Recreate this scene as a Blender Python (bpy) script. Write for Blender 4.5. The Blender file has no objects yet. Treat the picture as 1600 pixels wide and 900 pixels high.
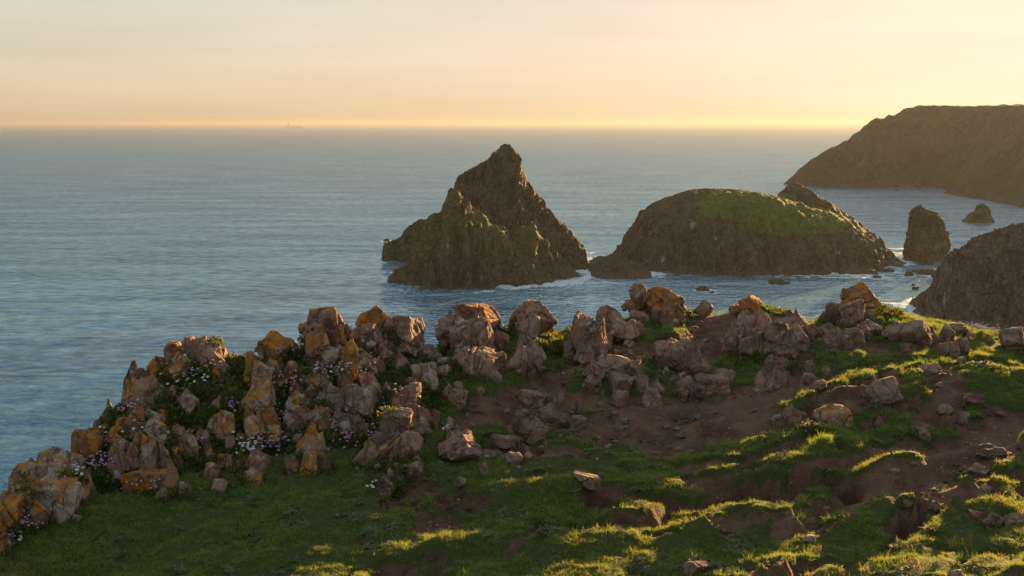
import bpy, math, random
import numpy as np
from mathutils import Vector, Matrix

random.seed(7)
rng = np.random.default_rng(7)
scene = bpy.context.scene
col = scene.collection
R = math.radians

# ------------------------------------------------------------------ camera
EYE = 60.0                       # metres above the sea
FPX = 1716.0                     # focal length in pixels of the 1600 px wide photograph
PITCH = math.atan((450 - 192.0) / FPX)
cam_d = bpy.data.cameras.new('camera')
cam = bpy.data.objects.new('camera', cam_d)
col.objects.link(cam)
cam_d.sensor_width = 36.0
cam_d.lens = 36.0 * FPX / 1600.0
cam_d.clip_start = 0.1
cam_d.clip_end = 200000.0
cam.location = (0, 0, EYE)
cam.rotation_euler = (math.pi / 2 - PITCH, 0, 0)
scene.camera = cam

# ------------------------------------------------------------------ sun, sky, exposure
SUN_AZ, SUN_EL = 31.0, 7.8       # degrees clockwise from the view direction, above the horizon
SKY_A, SKY_T, SKY_S = 1.5, (2.17, 1.87, 1.64), 1.25
world = bpy.data.worlds.new('World')
scene.world = world
world.use_nodes = True
wn, wl = world.node_tree.nodes, world.node_tree.links
wn.clear()
sky = wn.new('ShaderNodeTexSky')
sky.sky_type = 'NISHITA'
sky.sun_disc = False
sky.sun_elevation = R(SUN_EL)
sky.sun_rotation = R(SUN_AZ)
sky.altitude = 60
sky.air_density = 1.15
sky.dust_density = 1.3
sky.ozone_density = 4.0
bg = wn.new('ShaderNodeBackground')
bg.inputs['Strength'].default_value = 0.15
wo = wn.new('ShaderNodeOutputWorld')
# sky range compressed: sun glare rolled off, upper dome out of view brightened as fill
def wnode(t, **kw):
    n = wn.new(t)
    for k, v in kw.items(): setattr(n, k, v)
    return n
gm = wnode('ShaderNodeGamma'); gm.inputs['Gamma'].default_value = .50
den = wnode('ShaderNodeVectorMath', operation='ADD'); den.inputs[1].default_value = (SKY_A,) * 3
div = wnode('ShaderNodeVectorMath', operation='DIVIDE')
mul = wnode('ShaderNodeVectorMath', operation='MULTIPLY'); mul.inputs[1].default_value = SKY_T
hs = wnode('ShaderNodeHueSaturation'); hs.inputs['Saturation'].default_value = SKY_S
wl.new(sky.outputs[0], gm.inputs[0]); wl.new(gm.outputs[0], den.inputs[0])
wl.new(gm.outputs[0], div.inputs[0]); wl.new(den.outputs[0], div.inputs[1])
wl.new(div.outputs[0], mul.inputs[0]); wl.new(mul.outputs[0], hs.inputs['Color'])
# faint long streaks of high cloud
tc = wnode('ShaderNodeTexCoord'); mpg = wnode('ShaderNodeMapping'); mpg.inputs['Scale'].default_value = (2.2, 2.2, 26.0); mpg.inputs['Rotation'].default_value = (.03, .06, 0)
cn = wnode('ShaderNodeTexNoise'); cn.inputs['Scale'].default_value = 1.0; cn.inputs['Detail'].default_value = 5; cn.inputs['Roughness'].default_value = .55
mr = wnode('ShaderNodeMapRange'); mr.inputs['From Min'].default_value = .3; mr.inputs['From Max'].default_value = .7; mr.inputs['To Min'].default_value = .93; mr.inputs['To Max'].default_value = 1.07
cm = wnode('ShaderNodeVectorMath', operation='SCALE')
wl.new(tc.outputs['Generated'], mpg.inputs[0]); wl.new(mpg.outputs[0], cn.inputs['Vector']); wl.new(cn.outputs['Fac'], mr.inputs['Value'])
wl.new(hs.outputs[0], cm.inputs[0]); wl.new(mr.outputs[0], cm.inputs['Scale']); wl.new(cm.outputs[0], bg.inputs[0])
wl.new(bg.outputs[0], wo.inputs[0])

sun_d = bpy.data.lights.new('sun', 'SUN')
sun_d.energy = 5.0
sun_d.angle = R(0.6)
sun_d.color = (1.0, 0.58, 0.23)
sun = bpy.data.objects.new('sun', sun_d)
col.objects.link(sun)
_s = Vector((math.sin(R(SUN_AZ)) * math.cos(R(SUN_EL)), math.cos(R(SUN_AZ)) * math.cos(R(SUN_EL)), math.sin(R(SUN_EL))))
sun.rotation_euler = _s.to_track_quat('Z', 'Y').to_euler()
sun.location = (40, 60, 90)

scene.view_settings.view_transform = 'Standard'
scene.view_settings.look = 'None'
scene.view_settings.exposure = 2.22
scene.view_settings.gamma = 1.0
scene.render.engine = 'CYCLES'
scene.cycles.use_denoising = True
scene.cycles.max_bounces = 6
scene.cycles.diffuse_bounces = 3
scene.cycles.glossy_bounces = 3
scene.cycles.transmission_bounces = 3
scene.cycles.transparent_max_bounces = 8
scene.cycles.volume_bounces = 1
scene.cycles.sample_clamp_indirect = 6.0

# ------------------------------------------------------------------ projection helpers (photo pixels <-> place)
CP, SP = math.cos(PITCH), math.sin(PITCH)
def ray(u, v):
    """direction for a pixel of the 1600x900 photograph"""
    a = (np.asarray(u, float) - 800) / FPX
    b = (450 - np.asarray(v, float)) / FPX
    return a, CP + b * SP, -SP + b * CP
def at(u, v, Y):
    dx, dy, dz = ray(u, v)
    k = Y / dy
    return dx * k, Y + 0 * dx, EYE + dz * k
def onsea(u, v):
    dx, dy, dz = ray(u, v)
    k = -EYE / dz
    return dx * k, dy * k
def project(x, y, z):
    zz = z - EYE
    dep = y * CP - zz * SP
    up = y * SP + zz * CP
    dep = np.maximum(dep, 0.05)
    return 800 + FPX * x / dep, 450 - FPX * up / dep

# ------------------------------------------------------------------ noise
_perm = np.random.default_rng(3).permutation(256)
_perm = np.concatenate([_perm, _perm, _perm])
_g = np.random.default_rng(4).normal(size=(256, 3))
_g /= np.linalg.norm(_g, axis=1)[:, None]
def noise(p):
    p = np.atleast_2d(np.asarray(p, float))
    i = np.floor(p).astype(int)
    f = p - i
    w = f * f * f * (f * (f * 6 - 15) + 10)
    i &= 255
    out = 0
    for dx in (0, 1):
        wx = w[:, 0] if dx else 1 - w[:, 0]
        for dy in (0, 1):
            wy = w[:, 1] if dy else 1 - w[:, 1]
            for dz in (0, 1):
                wz = w[:, 2] if dz else 1 - w[:, 2]
                h = _perm[_perm[_perm[(i[:, 0] + dx) & 255] + ((i[:, 1] + dy) & 255)] + ((i[:, 2] + dz) & 255)]
                gv = _g[h]
                out = out + wx * wy * wz * (gv[:, 0] * (f[:, 0] - dx) + gv[:, 1] * (f[:, 1] - dy) + gv[:, 2] * (f[:, 2] - dz))
    return out * 1.5
def fbm(p, octv=4, gain=.5, lac=2.03):
    a, s, t = 1.0, 0, 0
    p = np.array(p, float)
    for _ in range(octv):
        s = s + a * noise(p)
        t += a
        a *= gain
        p = p * lac + 17.3
    return s / t * 1.3
def ridged(p, octv=4, gain=.5):
    a, s, t = 1.0, 0, 0
    p = np.array(p, float)
    for _ in range(octv):
        s = s + a * (1 - 2 * np.abs(noise(p)))
        t += a
        a *= gain
        p = p * 2.07 + 11.1
    return s / t
def P3(x, y, z=0.0, s=1.0, o=0.0):
    x = np.asarray(x, float)
    return np.stack([x * s + o, (np.asarray(y) + 0 * x) * s + 2.7 * o, (np.asarray(z) + 0 * x) * s - o], -1).reshape(-1, 3)
def sstep(a, b, x):
    t = np.clip((np.asarray(x, float) - a) / (b - a), 0, 1)
    return t * t * (3 - 2 * t)

# ------------------------------------------------------------------ object helpers
def mesh_from(name, verts, faces, mat=None, smooth=True, attrs=None):
    """faces: int array (n,3) or (n,4)"""
    verts = np.asarray(verts, np.float32)
    faces = np.asarray(faces, np.int32)
    me = bpy.data.meshes.new(name)
    n, k = faces.shape
    me.vertices.add(len(verts))
    me.vertices.foreach_set('co', verts.ravel())
    me.loops.add(n * k)
    me.loops.foreach_set('vertex_index', faces.ravel())
    me.polygons.add(n)
    me.polygons.foreach_set('loop_start', np.arange(0, n * k, k, dtype=np.int32))
    me.polygons.foreach_set('loop_total', np.full(n, k, np.int32))
    if smooth:
        me.polygons.foreach_set('use_smooth', np.ones(n, bool))
    me.update(calc_edges=True)
    for an, av in (attrs or {}).items():
        a = me.attributes.new(an, 'FLOAT', 'POINT')
        a.data.foreach_set('value', np.asarray(av, np.float32))
    if mat:
        me.materials.append(mat)
    return me
def link(name, data, parent=None):
    o = bpy.data.objects.new(name, data)
    col.objects.link(o)
    if parent:
        o.parent = parent
    return o
def tag(o, label=None, cat=None, group=None, kind=None):
    if label: o['label'] = label
    if cat: o['category'] = cat
    if group: o['group'] = group
    if kind: o['kind'] = kind
    return o
def grid_faces(nx, ny):
    i = np.arange(nx * ny).reshape(ny, nx)
    return np.stack([i[:-1, :-1], i[:-1, 1:], i[1:, 1:], i[1:, :-1]], -1).reshape(-1, 4)
def graded(lo, f0, f1, hi, step, grow=1.18, first=None):
    """coordinates: even steps between f0 and f1, growing steps out to lo and hi"""
    mid = np.arange(f0, f1 + step * .5, step)
    L, s, p = [], step, f0
    while p > lo:
        s *= grow; p -= s; L.append(max(p, lo))
    H, s, p = [], step, mid[-1]
    while p < hi:
        s *= grow; p += s; H.append(min(p, hi))
    return np.array(L[::-1] + list(mid) + H)

# ------------------------------------------------------------------ material helpers
class NT:
    def __init__(s, name):
        s.m = bpy.data.materials.new(name)
        s.m.use_nodes = True
        s.n, s.l = s.m.node_tree.nodes, s.m.node_tree.links
        s.n.clear()
        s.out = s.n.new('ShaderNodeOutputMaterial')
    def node(s, t, **kw):
        nd = s.n.new(t)
        for k, v in kw.items():
            setattr(nd, k, v)
        return nd
    def put(s, sock, v):
        if isinstance(v, bpy.types.NodeSocket):
            s.l.new(v, sock)
        elif isinstance(v, tuple) and len(v) == 3 and sock.type == 'RGBA':
            sock.default_value = (*v, 1)
        else:
            sock.default_value = v
    def math(s, op, a, b=0.0, c=None, clamp=False):
        nd = s.node('ShaderNodeMath', operation=op, use_clamp=clamp)
        s.put(nd.inputs[0], a); s.put(nd.inputs[1], b)
        if c is not None: s.put(nd.inputs[2], c)
        return nd.outputs[0]
    def ramp(s, x, a, b, lo=0.0, hi=1.0, smooth=True):
        nd = s.node('ShaderNodeMapRange', interpolation_type='SMOOTHSTEP' if smooth else 'LINEAR')
        s.put(nd.inputs['Value'], x)
        nd.inputs['From Min'].default_value = a; nd.inputs['From Max'].default_value = b
        nd.inputs['To Min'].default_value = lo; nd.inputs['To Max'].default_value = hi
        return nd.outputs['Result']
    def mix(s, f, a, b, blend='MIX'):
        nd = s.node('ShaderNodeMix', data_type='RGBA', blend_type=blend)
        s.put(nd.inputs[0], f); s.put(nd.inputs[6], a); s.put(nd.inputs[7], b)
        return nd.outputs[2]
    def noise(s, vec, scale, detail=4, rough=.55, dist=0.0, w=None):
        nd = s.node('ShaderNodeTexNoise')
        if vec is not None: s.l.new(vec, nd.inputs['Vector'])
        nd.inputs['Scale'].default_value = scale; nd.inputs['Detail'].default_value = detail
        nd.inputs['Roughness'].default_value = rough; nd.inputs['Distortion'].default_value = dist
        return nd.outputs['Fac']
    def voro(s, vec, scale, feature='DISTANCE_TO_EDGE', rnd=1.0, out=0):
        nd = s.node('ShaderNodeTexVoronoi', feature=feature)
        if vec is not None: s.l.new(vec, nd.inputs['Vector'])
        nd.inputs['Scale'].default_value = scale
        nd.inputs['Randomness'].default_value = rnd
        return nd.outputs[out]
    def mapping(s, vec, scale=(1, 1, 1), rot=(0, 0, 0), loc=(0, 0, 0)):
        nd = s.node('ShaderNodeMapping')
        s.l.new(vec, nd.inputs['Vector'])
        nd.inputs['Scale'].default_value = scale; nd.inputs['Rotation'].default_value = rot; nd.inputs['Location'].default_value = loc
        return nd.outputs[0]
    def attr(s, name, typ='GEOMETRY'):
        return s.node('ShaderNodeAttribute', attribute_name=name, attribute_type=typ).outputs['Fac']
    def pos(s): return s.node('ShaderNodeNewGeometry').outputs['Position']
    def obj(s): return s.node('ShaderNodeTexCoord').outputs['Object']
    def nz(s):
        sp = s.node('ShaderNodeSeparateXYZ'); s.l.new(s.node('ShaderNodeNewGeometry').outputs['Normal'], sp.inputs[0]); return sp.outputs[2]
    def bump(s, h, strength=1.0, dist=0.1, normal=None):
        nd = s.node('ShaderNodeBump')
        nd.inputs['Strength'].default_value = strength; nd.inputs['Distance'].default_value = dist
        s.l.new(h, nd.inputs['Height'])
        if normal is not None: s.l.new(normal, nd.inputs['Normal'])
        return nd.outputs[0]
    def principled(s, color, rough=.9, normal=None, spec=.25, ior=None):
        b = s.node('ShaderNodeBsdfPrincipled')
        s.put(b.inputs['Base Color'], color); s.put(b.inputs['Roughness'], rough)
        b.inputs['Specular IOR Level'].default_value = spec
        if ior: b.inputs['IOR'].default_value = ior
        if normal is not None: s.l.new(normal, b.inputs['Normal'])
        return b.outputs[0]
    def finish(s, shader):
        s.l.new(shader, s.out.inputs['Surface']); return s.m

# ================================================================== SETTING
# ---- materials of sea and far land
SEA_MIRROR = .42
W_SWELL, W_WAVE, W_CHOP = 3.2, 1.7, .36
def mat_sea():
    t = NT('sea_water')
    p = t.pos()
    big = t.noise(t.mapping(p, (.004, .012, 1)), 1.0, 3)              # wind lanes
    gust = t.math('MULTIPLY', t.math('MULTIPLY', t.ramp(big, .32, .68, .5, 1.35), t.ramp(t.noise(t.mapping(p, (.009, .055, 1)), 1.0, 4, .6), .32, .68, .55, 1.45)), t.math('SUBTRACT', 1.0, t.math('MULTIPLY', t.attr('calm'), 0.25)))
    # wave slopes taken by finite steps of fixed length, so that far ripples are not smoothed away
    def height(dx, dy):
        q = p
        if dx or dy:
            ad = t.node('ShaderNodeVectorMath', operation='ADD'); t.l.new(p, ad.inputs[0]); ad.inputs[1].default_value = (dx, dy, 0); q = ad.outputs[0]
        sw = t.noise(t.mapping(q, (.030, .055, .05), rot=(0, 0, .35)), 1.0, 2)
        wv = t.noise(t.mapping(q, (.24, .36, .3), rot=(0, 0, .3)), 1.0, 2, .6, .5)
        ch = t.noise(t.mapping(q, (.85, 1.10, 1.0), rot=(0, 0, -.2)), 1.0, 2, .6, .4)
        return t.math('ADD', t.math('MULTIPLY', sw, W_SWELL), t.math('ADD', t.math('MULTIPLY', wv, W_WAVE), t.math('MULTIPLY', ch, W_CHOP)))
    e = .22
    h0 = height(0, 0)
    sx_ = t.math('MULTIPLY', t.math('MULTIPLY', t.math('SUBTRACT', h0, height(e, 0)), 1 / e), gust)
    sy_ = t.math('MULTIPLY', t.math('MULTIPLY', t.math('SUBTRACT', h0, height(0, e)), 1 / e), gust)
    cb = t.node('ShaderNodeCombineXYZ'); t.l.new(sx_, cb.inputs[0]); t.l.new(sy_, cb.inputs[1]); cb.inputs[2].default_value = 1.0
    nm = t.node('ShaderNodeVectorMath', operation='NORMALIZE'); t.l.new(cb.outputs[0], nm.inputs[0]); n = nm.outputs[0]
    foam = t.attr('foam')
    fn = t.noise(t.mapping(p, (.55, .35, 1)), 1.0, 5, .7, .8)
    fm = t.ramp(t.math('ADD', fn, t.math('MULTIPLY', foam, .45)), .76, .90)
    sh = t.attr('painted_sheen')
    colr = t.mix(sh, (.003, .050, .125), (.09, .19, .25))  # paler turquoise body colour stands in for the silvery sky reflection
    colr = t.mix(fm, colr, (.62, .66, .68))
    rg = t.math('ADD', t.math('SUBTRACT', .085, t.math('MULTIPLY', t.attr('calm'), .0)), t.math('MULTIPLY', fm, .6))
    body = t.node('ShaderNodeBsdfDiffuse'); t.l.new(colr, body.inputs[0]); t.l.new(n, body.inputs['Normal'])
    gl = t.node('ShaderNodeBsdfGlossy'); gl.inputs[0].default_value = (.54, .81, 1.0, 1); t.l.new(rg, gl.inputs['Roughness']); t.l.new(n, gl.inputs['Normal'])
    fr = t.node('ShaderNodeFresnel'); fr.inputs['IOR'].default_value = 1.38   # stands for the steep little wavelets; t.l.new(n, fr.inputs['Normal'])
    # wave faces hide one another at low angles, which caps the mirror share
    fac = t.math('MULTIPLY', t.math('MINIMUM', t.math('MULTIPLY', fr.outputs[0], 1.15), SEA_MIRROR), t.math('SUBTRACT', 1.0, t.math('MULTIPLY', fm, .8)))
    # cat's paws and slicks: patches of rougher and smoother water at several sizes
    paws = t.math('ADD', t.math('MULTIPLY', t.noise(t.mapping(p, (.010, .050, 1), rot=(0, 0, .08)), 1.0, 5, .65), .38), t.math('MULTIPLY', t.noise(t.mapping(p, (.15, .30, 1), rot=(0, 0, .15)), 1.0, 4, .7), .62))
    fac = t.math('MULTIPLY', fac, t.ramp(paws, .36, .64, .45, 1.75, False))
    ms = t.node('ShaderNodeMixShader'); t.l.new(fac, ms.inputs[0]); t.l.new(body.outputs[0], ms.inputs[1]); t.l.new(gl.outputs[0], ms.inputs[2])
    return t.finish(ms.outputs[0])
def mat_cliff(name, base, dark, moss, moss_amt, size, relief=1.0):
    t = NT(name)
    p = t.pos()
    a = t.noise(t.mapping(p, (1, 1, .6)), 1 / (7.0 * size), 8, .66)
    b = t.noise(t.mapping(p, (1, 1, .35)), 1 / (2.2 * size), 5, .6)
    v = t.voro(p, 1 / (2.6 * size))
    c = t.mix(t.ramp(a, .40, .62), dark, base)
    c = t.mix(t.ramp(b, .50, .70, 0, .8), c, (base[0] * 1.5, base[1] * 1.25, base[2] * 1.15))
    c = t.mix(t.ramp(v, 0, .06, .55, 0), c, dark)
    z = t.nz()
    mz = t.math('ADD', z, t.math('MULTIPLY', t.math('SUBTRACT', a, .5), 1.5))
    c = t.mix(t.ramp(mz, .42, .8, 0, moss_amt), c, moss)
    c = t.mix(t.math('MULTIPLY', t.attr('moss'), t.ramp(b, .35, .65, .25, .9)), c, (moss[0] * 1.5, moss[1] * 1.4, moss[2] * 1.2))
    g = t.attr('grass')
    gcol = t.mix(t.ramp(t.noise(p, .35, 6, .75), .35, .65), (.050, .100, .012), (.095, .135, .026))
    c = t.mix(t.ramp(t.math('ADD', g, t.math('MULTIPLY', t.math('SUBTRACT', b, .5), .5)), .42, .6), c, gcol)
    w = t.attr('wet')
    c = t.mix(t.ramp(w, 0, 1, 0, .7), c, (base[0] * .9, base[1] * .85, base[2] * .75))
    gu = t.attr('guano')
    c = t.mix(t.ramp(t.math('ADD', t.math('MULTIPLY', gu, .45), t.math('MULTIPLY', t.noise(t.mapping(p, (1, 1, .4)), 1 / (1.3 * size), 4, .7), .9)), .72, .86, 0, .6), c, (.38, .37, .33))
    h = t.math('ADD', b, t.math('MULTIPLY', t.ramp(v, 0, .12), .5))
    n = t.bump(h, 1.0, 1.6 * size * relief)
    return t.finish(t.principled(c, .9, n, spec=.15))
M_SEA = mat_sea()
M_STACK = mat_cliff('stack_rock', (.095, .082, .062), (.020, .017, .014), (.064, .070, .020), .85, 1.0)
M_ISLE = mat_cliff('island_rock', (.110, .090, .072), (.026, .021, .018), (.050, .058, .018), .65, 1.1)
M_HEAD = mat_cliff('headland_rock', (.070, .056, .042), (.034, .027, .021), (.042, .042, .018), .7, 3.0, .35)
M_NEAR = mat_cliff('near_cliff_rock', (.120, .102, .088), (.030, .025, .023), (.036, .038, .018), .45, .8)

def inpoly(u, v, poly):
    c = np.zeros(np.shape(u), bool)
    n = len(poly)
    for i in range(n):
        x1, y1 = poly[i]; x2, y2 = poly[(i + 1) % n]
        k = ((y1 > v) != (y2 > v)) & (u < (x2 - x1) * (v - y1) / (y2 - y1 + 1e-9) + x1)
        c ^= k
    return c
def polydist(x, y, pts, closed=False):
    """distance to a polyline and the position along it"""
    best = np.full(np.shape(x), 1e9); bt = np.zeros(np.shape(x)); s0 = 0
    m = len(pts) if closed else len(pts) - 1
    for i in range(m):
        ax, ay = pts[i]; bx, by = pts[(i + 1) % len(pts)]
        L2 = (bx - ax) ** 2 + (by - ay) ** 2 + 1e-12
        t = np.clip(((x - ax) * (bx - ax) + (y - ay) * (by - ay)) / L2, 0, 1)
        d = np.hypot(x - ax - t * (bx - ax), y - ay - t * (by - ay))
        k = d < best
        best[k] = d[k]; bt[k] = (s0 + t * math.sqrt(L2))[k]
        s0 += math.sqrt(L2)
    return best, bt

WATERLINES = []          # points where rock meets the sea, for the foam
def mass_height(X, Y, sil, Y0, front, back, p=1.25, gul=.30, seed=0.0, gs=.11):
    """height of one rock mass: an outline seen from the cliff top, standing at distance Y0"""
    sx, _, sz = at([s[0] for s in sil], [s[1] for s in sil], Y0)
    o = np.argsort(sx); sx, sz = sx[o], sz[o]
    wx = X + 1.1 * fbm(P3(X, Y, 0, .22, seed), 3).reshape(X.shape)
    h = np.interp(wx, sx, sz, left=-9, right=-9)
    edge = np.minimum(wx - sx[0], sx[-1] - wx)
    h = np.where(edge < 0, np.maximum(-9, edge * 1.5), h)
    hh = np.maximum(h, 0) + 1.0
    D = np.where(Y < Y0, front * (.35 + .65 * hh / hh.max()), back * (.35 + .65 * hh / hh.max()))
    g = ridged(P3(X, Y * .35, 0, gs, seed + 5), 4).reshape(X.shape)
    t = np.abs(Y - Y0) / D * (1 + 1.6 * gul * (.35 - g))
    return np.where(t < 1, h * (1 - t ** p) - .4 * t, np.maximum(-9, -(t - 1) * 22 - .4))
def cells(x, y, sx, sy, seed):
    """jittered cells: the nearest seed point and a random number for each point"""
    gx, gy = np.floor(x / sx), np.floor(y / sy)
    best = np.full(x.shape, 1e18); bx = np.zeros(x.shape); by = np.zeros(x.shape); br = np.zeros(x.shape)
    for i in (-1, 0, 1):
        for j in (-1, 0, 1):
            cx, cy = gx + i, gy + j
            h = np.sin(cx * 127.1 + cy * 311.7 + seed * 17.3) * 43758.5453; r1 = h - np.floor(h)
            h = np.sin(cx * 269.5 + cy * 183.3 + seed * 9.1) * 24634.6345; r2 = h - np.floor(h)
            h = np.sin(cx * 419.2 + cy * 71.9 + seed * 5.7) * 15731.743; r3 = h - np.floor(h)
            px, py = (cx + r1) * sx, (cy + r2) * sy
            d = ((x - px) / sx) ** 2 + ((y - py) / sy) ** 2
            k = d < best
            best = np.where(k, d, best); bx = np.where(k, px, bx); by = np.where(k, py, by); br = np.where(k, r3, br)
    return bx, by, br
def facet(H, xs, ys, X, Y, sx, sy, seed, keepslope, amp):
    """break a smooth height field into tilted planes with steps between, as jointed rock weathers"""
    wx = X + .35 * sx * fbm(P3(X, Y, 0, .5 / sx, seed), 3).reshape(X.shape)
    wy = Y + .35 * sy * fbm(P3(X, Y, 0, .5 / sx, seed + 3), 3).reshape(X.shape)
    bx, by, br = cells(wx, wy, sx, sy, seed)
    st = xs[1] - xs[0]
    gy, gx = np.gradient(H, st)
    i = np.clip(((bx - xs[0]) / st).astype(int), 0, len(xs) - 1); j = np.clip(((by - ys[0]) / st).astype(int), 0, len(ys) - 1)
    F = H[j, i] + keepslope * (np.clip(gx[j, i], -3, 3) * (wx - bx) + np.clip(gy[j, i], -3, 3) * (wy - by)) + (br - .5) * amp
    return F
def build_land(name, masses, x0, x1, y0, y1, step, mat, rough=1.0, seed=0.0, grass=None, guano=None, keep=-3.0, strata=(.18, .3), blocky=1.0, size=1.0, moss=None):
    xs = np.arange(x0, x1, step); ys = np.arange(y0, y1, step)
    X, Y = np.meshgrid(xs, ys)
    H = np.full(X.shape, -9.0)
    for m in masses:
        H = np.maximum(H, m(X, Y))
    amp = rough * sstep(-1, 7, H)
    base = H.copy()
    H = H + amp * (1.5 * (ridged(P3(X, Y, H * .6, .11 / size, seed), 4).reshape(X.shape) - .45) + 1.0 * fbm(P3(X, Y, H, .4 / size, seed + 3), 4, .6).reshape(X.shape))
    H = H + amp * (.9 * (ridged(P3(X, Y, H * .3, .36 / size, seed + 6), 3).reshape(X.shape) - .4))
    m = sstep(0, 5, H)
    if blocky:
        steep = .15 + .85 * sstep(.45, .95, np.hypot(*np.gradient(base, step))) if grass else np.ones(X.shape)
        if grass: steep = np.maximum(steep, sstep(15, 9, base))
        for (fx, fy, ks, am, mixf) in ((7.5, 9.0, .85, 2.2, .30), (2.9, 4.2, .75, 2.0, .8), (1.5, 2.0, .8, .9, .6)):
            Fh = facet(H, xs, ys, X, Y, fx * size, fy * size, seed + fx, ks, am * size)
            H = H + m * steep * mixf * blocky * np.clip(Fh - H, -5 * size, 5 * size)
    # crags: push the steep faces sideways with a finer noise
    gy, gx = np.gradient(base, step)
    st = sstep(.5, 1.6, np.hypot(gx, gy))
    q = P3(X, Y, H * 1.2, .33, seed + 9)
    r = rough * st * sstep(-1, 4, H)
    wx = X + r * 1.3 * fbm(q, 4, .6).reshape(X.shape)
    wy = Y - r * (2.6 * (ridged(P3(X, Y * .3, H * .22, .20, seed + 2), 4).reshape(X.shape) - .3) + 1.4 * (ridged(P3(X, Y * .4, H * .35, .55, seed + 7), 3).reshape(X.shape) - .3))
    # ledges
    led = strata[0]
    if led:
        k = 2.4 * rough
        ph = (H + .35 * wx * strata[1]) / k + .6 * fbm(P3(X, Y, H, .12, seed + 4), 2).reshape(X.shape)
        H = H + st * led * k * np.sin(2 * np.pi * ph)
    # keep the skyline where the outline puts it
    c0, c1 = base.max(0), H.max(0)
    ra = np.clip((np.maximum(c0, 0) + 2.0) / (np.maximum(c1, 0) + 2.0), .6, 1.7)
    ra = np.convolve(np.pad(ra, 1, mode='edge'), [.25, .5, .25], 'valid')
    H = np.where(H > 0, H * ra[None, :], H)
    F = grid_faces(len(xs), len(ys))
    V = np.stack([wx, wy, H], -1).reshape(-1, 3)
    kp = (V[F][:, :, 2] > keep).any(1)
    F = F[kp]
    used = np.unique(F); mp = np.zeros(len(V), int); mp[used] = np.arange(len(used))
    V = V[used]; F = mp[F]
    at_ = {}
    at_['wet'] = 1 - sstep(.6, 3.4, V[:, 2] + 1.0 * noise(V * .3))
    pu, pv = project(V[:, 0], V[:, 1], V[:, 2])
    if moss:
        at_['moss'] = inpoly(pu + 14 * noise(V * .12), pv + 12 * noise(V * .15 + 9), moss).astype(float)
    if grass:
        at_['grass'] = inpoly(pu + 16 * noise(V * .10) + 9 * noise(V * .4), pv + 7 * noise(V * .12 + 9) + 3 * noise(V * .5), grass).astype(float)
    if guano:
        gg = np.zeros(len(V))
        for (a, b, ra, rb) in guano:
            gg = np.maximum(gg, 1 - np.hypot((pu - a) / ra, (pv - b) / rb))
        at_['guano'] = np.clip(gg, 0, 1)
    WATERLINES.append(V[np.abs(V[:, 2]) < .8][::3, :2])
    return link(name, mesh_from(name, V, F, mat, True, at_))

# ---- the pointed twin-peaked stack
gull_main = [(600, 452), (640, 430), (655, 385), (668, 345), (690, 325), (707, 303), (712, 278), (722, 270), (737, 262), (752, 252), (763, 248), (772, 237), (781, 232), (786, 223), (796, 225), (803, 235), (813, 240), (816, 262), (826, 282), (838, 300), (850, 312), (858, 325), (868, 337), (884, 350), (898, 366), (910, 384), (916, 400), (918, 418), (922, 440)]
gull_front = [(599, 444), (616, 424), (638, 412), (645, 380), (655, 352), (663, 344), (676, 334), (686, 330), (693, 318), (702, 306), (712, 305), (728, 316), (742, 330), (762, 344), (785, 358), (800, 372), (815, 392), (838, 412), (858, 430), (880, 446)]
gull_spur = [(598, 381), (612, 376), (625, 372), (633, 358), (648, 348), (657, 342), (680, 345), (720, 352), (760, 380)]
gull_right = [(770, 440), (795, 372), (812, 352), (826, 349), (842, 362), (862, 386), (884, 410), (905, 428), (922, 440)]
stack_a = build_land('sea_stack', [
    lambda X, Y: mass_height(X, Y, gull_main, 466, 27, 26, 1.1, .45, 1.0),
    lambda X, Y: mass_height(X, Y, gull_front, 420, 20, 16, 1.35, .50, 2.0, .13),
    lambda X, Y: mass_height(X, Y, gull_right, 436, 20, 14, 1.3, .4, 4.0, .13),
    lambda X, Y: mass_height(X, Y, gull_spur, 486, 13, 15, 1.2, .3, 3.0)],
    -60, 42, 375, 510, .55, M_STACK, 1.0, 1.0, guano=[(735, 330, 25, 12), (700, 385, 15, 15)], strata=(.20, .6),
    moss=[(652, 350), (690, 312), (712, 300), (762, 342), (800, 372), (812, 352), (850, 362), (830, 400), (760, 405), (735, 385), (690, 400), (650, 412), (640, 380)])
tag(stack_a, 'dark pointed twin-peaked rock stack rising steeply out of the open sea', 'sea stack')

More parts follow.
